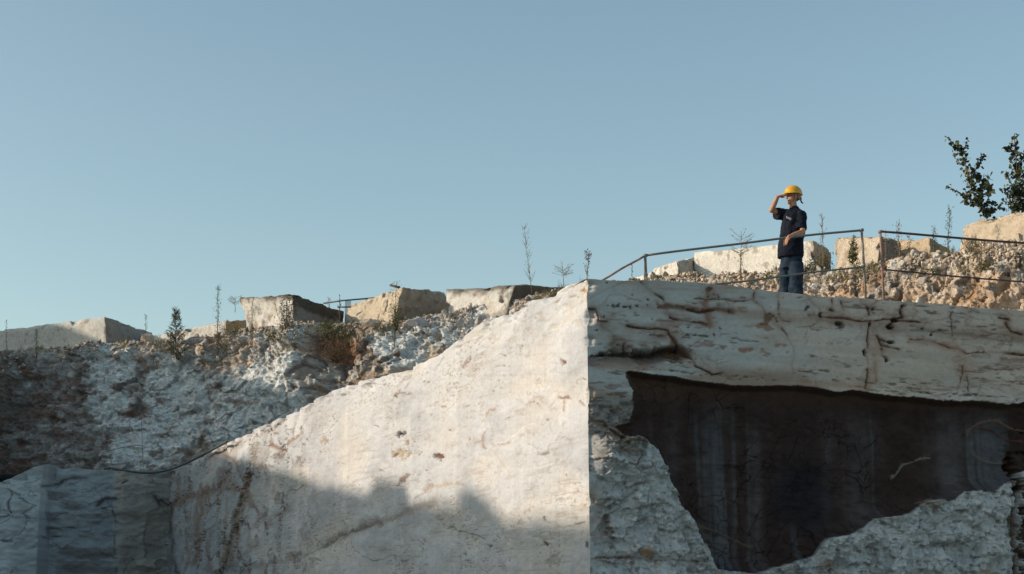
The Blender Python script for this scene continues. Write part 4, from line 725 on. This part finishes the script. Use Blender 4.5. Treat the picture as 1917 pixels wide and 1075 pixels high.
weed('tall seed spike standing alone against the sky', 1774, 500, 386, 43.6, 'spike', 8, 3, M_lg, 1.1, 1.4); weed('dark short spike behind the right top rail', 1749, 500, 426, 44.2, 'spike', 8, 0, M_lf2, 1.2, 1.2); weed('small dark green tuft under the middle rail at right', 1746, 518, 498, 41.5, 'bush', 16, 0, M_lf, 1.4)
for q_l, q_x, q_y, q_w, q_m in (('low olive scrub below the leaning pale block', 512, 640, 26, M_lf2), ('low dry scrub under the wide brown soil block', 852, 598, 26, M_dry), ('low brown scrub on the crest near the sagging end of the far left block', 300, 652, 22, M_dry), ('low green scrub behind the green middle rail, left of the man', 1440, 522, 20, M_lf2), ('low dry scrub at the foot of the squarish tan block', 1610, 518, 26, M_dry), ('low olive scrub at the foot of the largest block', 1842, 506, 24, M_lf2)):
    weed(q_l, q_x, q_y, q_y-17, float(Yc(q_x))-1.6, 'bush', q_w, 0, q_m, 1.1)
weed('dry grass tuft on the low tan block, right one', 1700, 500, 440, 44.6, 'spike', 10, 2, M_dry, 1.2)

# dry grass in clumps over the bank
V = []; Fc = []; wg = np.exp(-np.clip(wyp-cy, 0, 99)/16)*(wxp > -60)*(wxp < 2100)*(np.clip(fbm(Wp*.9, 3, 811)-.05, 0, 1)**1.2); gi = rng.choice(len(Wp), 230, p=wg/wg.sum())
for i in gi:
    nb = rng.integers(10, 34); hgt = rng.uniform(.10, .34)
    for _ in range(nb):
        b0 = Wp[i]+rng.normal(size=3)*np.array([.10, .10, .03]); d_ = np.array([rng.normal()*.35, rng.normal()*.35, 1]); L_ = hgt*rng.uniform(.4, 1.1); b = len(V); sd2 = np.array([.006, 0, 0]); m_ = b0+d_*L_*.6; t_ = b0+d_*L_+np.array([d_[0]*L_*.5, 0, -.03])
        V += [b0-sd2, b0+sd2, m_+sd2*.8, m_-sd2*.8, t_]; Fc += [(b, b+1, b+2, b+3), (b+3, b+2, b+4)]
tag(mesh('dry_grass', np.array(V), Fc, plain('dry_grass_blades', (.26, .22, .12), .8, .1, scale=1.2, c2=(.11, .12, .05)), smooth=False), 'dry grass and small weeds in clumps along the bank crest', 'grass', kind='stuff')
# ------------------------------------------------------------------ the man
YM = Ye(1483)+.75; SM = YM/F*1.0
def mp(x, y, d=0.): return at(x, y, YM+d)
def mat_cloth(name, c, c2, sc=14):
    m = plain(name, c, .9, .15, scale=sc, c2=c2, bump=.3); return m
M_skin = plain('skin', (.50, .265, .165), .55, .35, scale=18, c2=(.37, .18, .11)); M_shirt = mat_cloth('navy_cotton', (.012, .016, .028), (.008, .011, .019)); M_jean = mat_cloth('worn_denim', (.030, .050, .080), (.010, .017, .032), 7)
M_helm = plain('yellow_plastic', (.72, .40, .025), .35, .5, scale=6, c2=(.62, .32, .02)); M_band = plain('bandana_cloth', (.5, .35, .33), .9, .1, scale=60, c2=(.12, .05, .06)); M_boot = plain('boot_leather', (.09, .065, .045), .7, .3); M_logo = plain('white_print', (.55, .56, .6), .8, .1); M_belt = plain('dark_knot', (.02, .035, .03), .8, .1); M_hair = plain('grey_hair', (.2, .18, .16), .9, .1, scale=80)
feet = mp(1483, 565.5, 0); person = thing('person', feet, 'man in navy polo shirt, jeans and yellow hard hat shading his eyes with one hand', 'person')
def lin(a, b, n=5): return [np.array(a)*(1-k/n)+np.array(b)*k/n for k in range(n+1)]
def finish(o, vox, sm=4, tex=None, disp=0.):
    r = o.modifiers.new('weld', 'REMESH'); r.mode = 'VOXEL'; r.voxel_size = vox; r.use_smooth_shade = True
    s = o.modifiers.new('smooth', 'SMOOTH'); s.iterations = sm; s.factor = .5
    if disp:
        t = bpy.data.textures.new('folds', 'CLOUDS'); t.noise_scale = tex; d = o.modifiers.new('folds', 'DISPLACE'); d.texture = t; d.strength = disp; d.mid_level = .5
    return o
def limb(mb, a, b, ra, rb, n=12, bulge=.0):
    pts = lin(a, b, 8); mb.tube(pts, [ra*(1-k/8)+rb*k/8+bulge*math.sin(math.pi*k/8) for k in range(9)], n); mb.ell(a, ra, ra, ra, None, 12, 8); mb.ell(b, rb, rb, rb, None, 12, 8)
B = MB()
sr = mp(1470, 401, .10); er = mp(1444.5, 394, -.05); wr = mp(1456, 368, -.10)
sl = mp(1499, 406, -.12); el = mp(1503, 434, -.20); wl = mp(1477, 443.5, -.455)
limb(B, sr, er, .052, .042); limb(B, er, wr, .043, .029, bulge=.006); limb(B, sl, el, .052, .043); limb(B, el, wl, .044, .030, bulge=.006)
limb(B, mp(1486, 397, 0), mp(1484, 380, -.005), .07, .064)                                   # neck
B.ell(mp(1485, 418, 0), .12, .08, .17); B.ell(mp(1483, 453, 0), .12, .08, .20)                   # trunk
for (hx, kx, ax, dd) in ((1476, 1470, 1469, .08), (1490, 1490, 1491, -.07)):
    limb(B, mp(hx, 484, dd*.8), mp(kx, 521, dd-.02), .07, .05); limb(B, mp(kx, 521, dd-.02), mp(ax, 561, dd), .055, .04)
# head in profile, facing left and slightly towards the camera
fw = np.array([-.955, -.29, 0.03]); fw /= np.linalg.norm(fw); lt = np.cross([0, 0, 1], fw); lt /= np.linalg.norm(lt); upv = np.cross(fw, lt); HR = np.stack([fw, lt, upv], 1)
hc_ = mp(1484.8, 368.6, -.01)
def hd(a, b, c): return hc_+HR@(np.array([a, b, c])*1.12)
B.ell(hd(-.012, 0, .015), .098, .078, .105, HR); B.ell(hd(.028, 0, -.045), .068, .060, .072, HR)       # skull, face
limb(B, hd(.0, 0, -.07), hd(.066, 0, -.098), .048, .026)                                            # jaw to chin
B.tube([hd(.084, 0, .004), hd(.098, 0, -.016), hd(.112, 0, -.032), hd(.095, 0, -.042)], [.008, .011, .014, .008], 8)  # nose
B.ell(hd(.084, 0, -.062), .014, .024, .006, HR, 10, 8); B.ell(hd(.081, 0, -.074), .014, .022, .006, HR, 10, 8)       # lips
B.ell(hd(.082, .03, .015), .012, .022, .008, HR, 10, 8); B.ell(hd(.082, -.03, .015), .012, .022, .008, HR, 10, 8)     # brows
for sd_ in (1, -1): B.ell(hd(-.01, .078*sd_, -.018), .018, .009, .032, HR, 10, 8)                       # ears
# hands: palm, four fingers, thumb
def hand(wrist, dir_, palmn, thumb_side, curl, Ls=(.075, .083, .078, .062), spread=.004):
    d = np.array(dir_, float); d /= np.linalg.norm(d); n = np.array(palmn, float); n -= d*(n@d); n /= np.linalg.norm(n); s = np.cross(d, n)*thumb_side
    R_ = np.stack([d, s, n], 1); B.ell(wrist+d*.045, .052, .041, .017, R_, 14, 10); limb(B, wrist, wrist+d*.04, .027, .02, 10)
    for k, L in enumerate(Ls):
        o = .030-.0195*k; p = wrist+d*(.083-.004*abs(k-1.3))+s*o; dd = d+s*(o*spread*30); pts = [p-d*.02, p]; a = curl*(.8+.1*k)
        for seg in (.45, .31, .24):
            dd = dd/np.linalg.norm(dd); dd = dd*math.cos(a)+n*math.sin(a)*1.0; pts.append(pts[-1]+dd*L*seg); a = curl*.9
        B.tube(pts, [.010, .0105, .0095, .0088, .0075], 8); B.ell(pts[-1], .0075, .0075, .0075, None, 8, 6)
    t0 = wrist+d*.025+s*.032; B.tube([t0-s*.01, t0+s*.018+d*.022+n*.008, t0+s*.024+d*.05+n*.016, t0+s*.016+d*.072+n*.02], [.016, .013, .011, .008], 8)
hand(wr, mp(1471, 364.5, -.17)-wr, (.05, -.1, -1), 1, .16)
hand(wl, mp(1465, 462, -.485)-wl, (.55, .75, -.15), -1, .22)
finish(B.build('body', M_skin, person), .0048, 3)
# clothes
def ring(cx, cy, rx, ry, d=0, n=28, pw=2.4, rot=-.5):
    c = mp(cx, cy, d); out = []
    for k in range(n):
        q = 2*math.pi*k/n; a = abs(math.cos(q))**(2/pw)*np.sign(math.cos(q))*rx; b = abs(math.sin(q))**(2/pw)*np.sign(math.sin(q))*ry
        out.append(c+np.array([a, b, 0]))
    return out
S = MB()
S.ring_loft([ring(cx, cy, w_*SM*1.05, dp*1.04, dd) for cx, cy, w_, dp, dd in [(1487, 387.5, 7.8, .07, 0), (1487, 391, 9, .08, 0), (1487, 394, 14, .10, 0), (1487, 398, 19, .14, 0), (1486.5, 405, 21, .16, 0), (1486, 416, 21.5, .17, 0), (1484.5, 428, 22, .17, 0), (1482.5, 442, 22.5, .17, 0), (1481, 456, 23, .17, 0), (1480, 470, 23.5, .17, 0), (1479.5, 480, 23.5, .17, 0), (1479.5, 483, 23, .165, 0)]])
def sleeve(a, b, r0, r1): 
    S.tube(lin(a, b, 6), [r0+(r1-r0)*k/6 for k in range(7)], 16); S.ell(a, r0, r0, r0, None, 14, 10)
sleeve(mp(1472, 402, .10), mp(1453, 400, .0), .095, .100); sleeve(mp(1499, 404, -.10), mp(1500, 430, -.15), .098, .098)
S.tube([mp(1493, 390.5, -.04), mp(1487, 387, -.085), mp(1479, 391, -.095), mp(1475.5, 397, -.12)], .011, 8).tube([mp(1493, 388, .04), mp(1486, 386, .06), mp(1478, 390, .0), mp(1475.5, 397, -.12)], .011, 8)
finish(S.build('polo_shirt', M_shirt, person), .010, 3, .09, .034)
Tm = MB()
Tm.ring_loft([ring(cx, cy, w_*SM, dp, dd) for cx, cy, w_, dp, dd in [(1481, 470, 19, .13, 0), (1481.5, 484, 20.5, .145, 0), (1482, 496, 20.5, .14, 0), (1482, 503, 19, .12, 0)]])
for pts in ([(1472.5, 492, 11.5, .10, .07), (1469.5, 510, 10.5, .095, .07), (1469, 528, 9.8, .09, .07), (1468.5, 546, 9.8, .09, .07), (1468.5, 562, 9.5, .085, .07)],
            [(1490, 492, 13.5, .115, -.06), (1490.5, 508, 14, .115, -.07), (1491.5, 519, 13, .105, -.08), (1490.5, 530, 12.8, .10, -.07), (1490.5, 546, 13, .105, -.06), (1491, 562, 12.5, .10, -.06)]):
    Tm.ring_loft([ring(cx, cy, w_*SM, dp, dd) for cx, cy, w_, dp, dd in pts])
finish(Tm.build('jeans', M_jean, person), .012, 3, .13, .035)
for (x, d) in ((1467, .05), (1489, -.10)):
    bt = MB(); bt.ell(mp(x, 564.5, d), .055, .06, .04, None, 14, 10); bt.ell(mp(x-6, 566, d-.06), .075, .06, .028, np.array([[.8, .6, 0], [.6, -.8, 0], [0, 0, 1.]]), 14, 10); finish(bt.build('boot', M_boot, person), .008, 2)
H = MB(); n_ = 28; rings = []
for k in range(9):
    th = math.pi/2*k/8.6; rings.append([hd(-.004+.132*math.cos(th)*math.cos(q)*1.02, .112*math.cos(th)*math.sin(q), .045+.128*math.sin(th)+.006*math.exp(-(math.sin(q)/.25)**2)*math.cos(th)) for q in [2*math.pi*j/n_ for j in range(n_)]])
brim = [[hd(-.004+(.140 if math.cos(q) < .2 else .140+.055*(math.cos(q)-.2))*math.cos(q), .120*math.sin(q), z_-.012*max(0, math.cos(q))) for q in [2*math.pi*j/n_ for j in range(n_)]] for z_ in (.030, .038)]
inn_ = [[hd(-.004+.118*math.cos(q), .098*math.sin(q), .034) for q in [2*math.pi*j/n_ for j in range(n_)]]]
H.ring_loft(inn_+brim+rings)
hel = H.build('hard_hat', M_helm, person); H2 = MB(); H2.tube([hd(-.004+.134*math.cos(a), 0, .045+.132*math.sin(a)) for a in np.linspace(.15, math.pi-.15, 14)], .010, 8); H2.build('ridge', M_helm, hel)
hel.children[0].location = (0, 0, 0)
Bn = MB(); Bn.ring_loft([[hd(-.012+.103*math.cos(q), .084*math.sin(q), z_) for q in [2*math.pi*j/24 for j in range(24)]] for z_ in (.0, .015, .036)]); Bn.tube([hd(-.075, .055, .01), hd(-.095, .05, -.03), hd(-.10, .045, -.065)], [.02, .022, .010], 8); Bn.tube([hd(-.05, .07, .005), hd(-.06, .075, -.03), hd(-.08, .06, -.055)], [.014, .018, .008], 8)
Bn.build('bandana', M_band, person); K = MB(); K.tube([hd(-.10, .045, -.055), hd(-.11, .05, -.085), hd(-.135, .055, -.10)], [.012, .013, .008], 8); K.build('bandana_tail', M_belt, person)
Hr = MB(); Hr.ell(hd(-.045, 0, -.02), .058, .074, .05, HR, 16, 10); Hr.build('hair', M_hair, person)
# small printed word on the chest (unreadable in the photograph: strokes only)
LG = MB(); c0 = mp(1472.5, 407.2, -.20); cx_ = mp(1480.5, 410.3, -.205)
for k in range(6):
    p = c0+(cx_-c0)*k/5; 
    LG.tube([p+np.array([0, 0, .018]), p-np.array([0, 0, .018])], .0045, 6)
    if k < 5: p2_ = c0+(cx_-c0)*(k+1)/5; z1 = [.018, -.016, 0, .018, -.016][k]; LG.tube([p+np.array([0, 0, z1]), p2_+np.array([0, 0, -z1 if k % 2 else z1])], .004, 6)
LG.build('chest_print', M_logo, person)
for o in bpy.data.objects:
    if 'org' in o: del o['org']
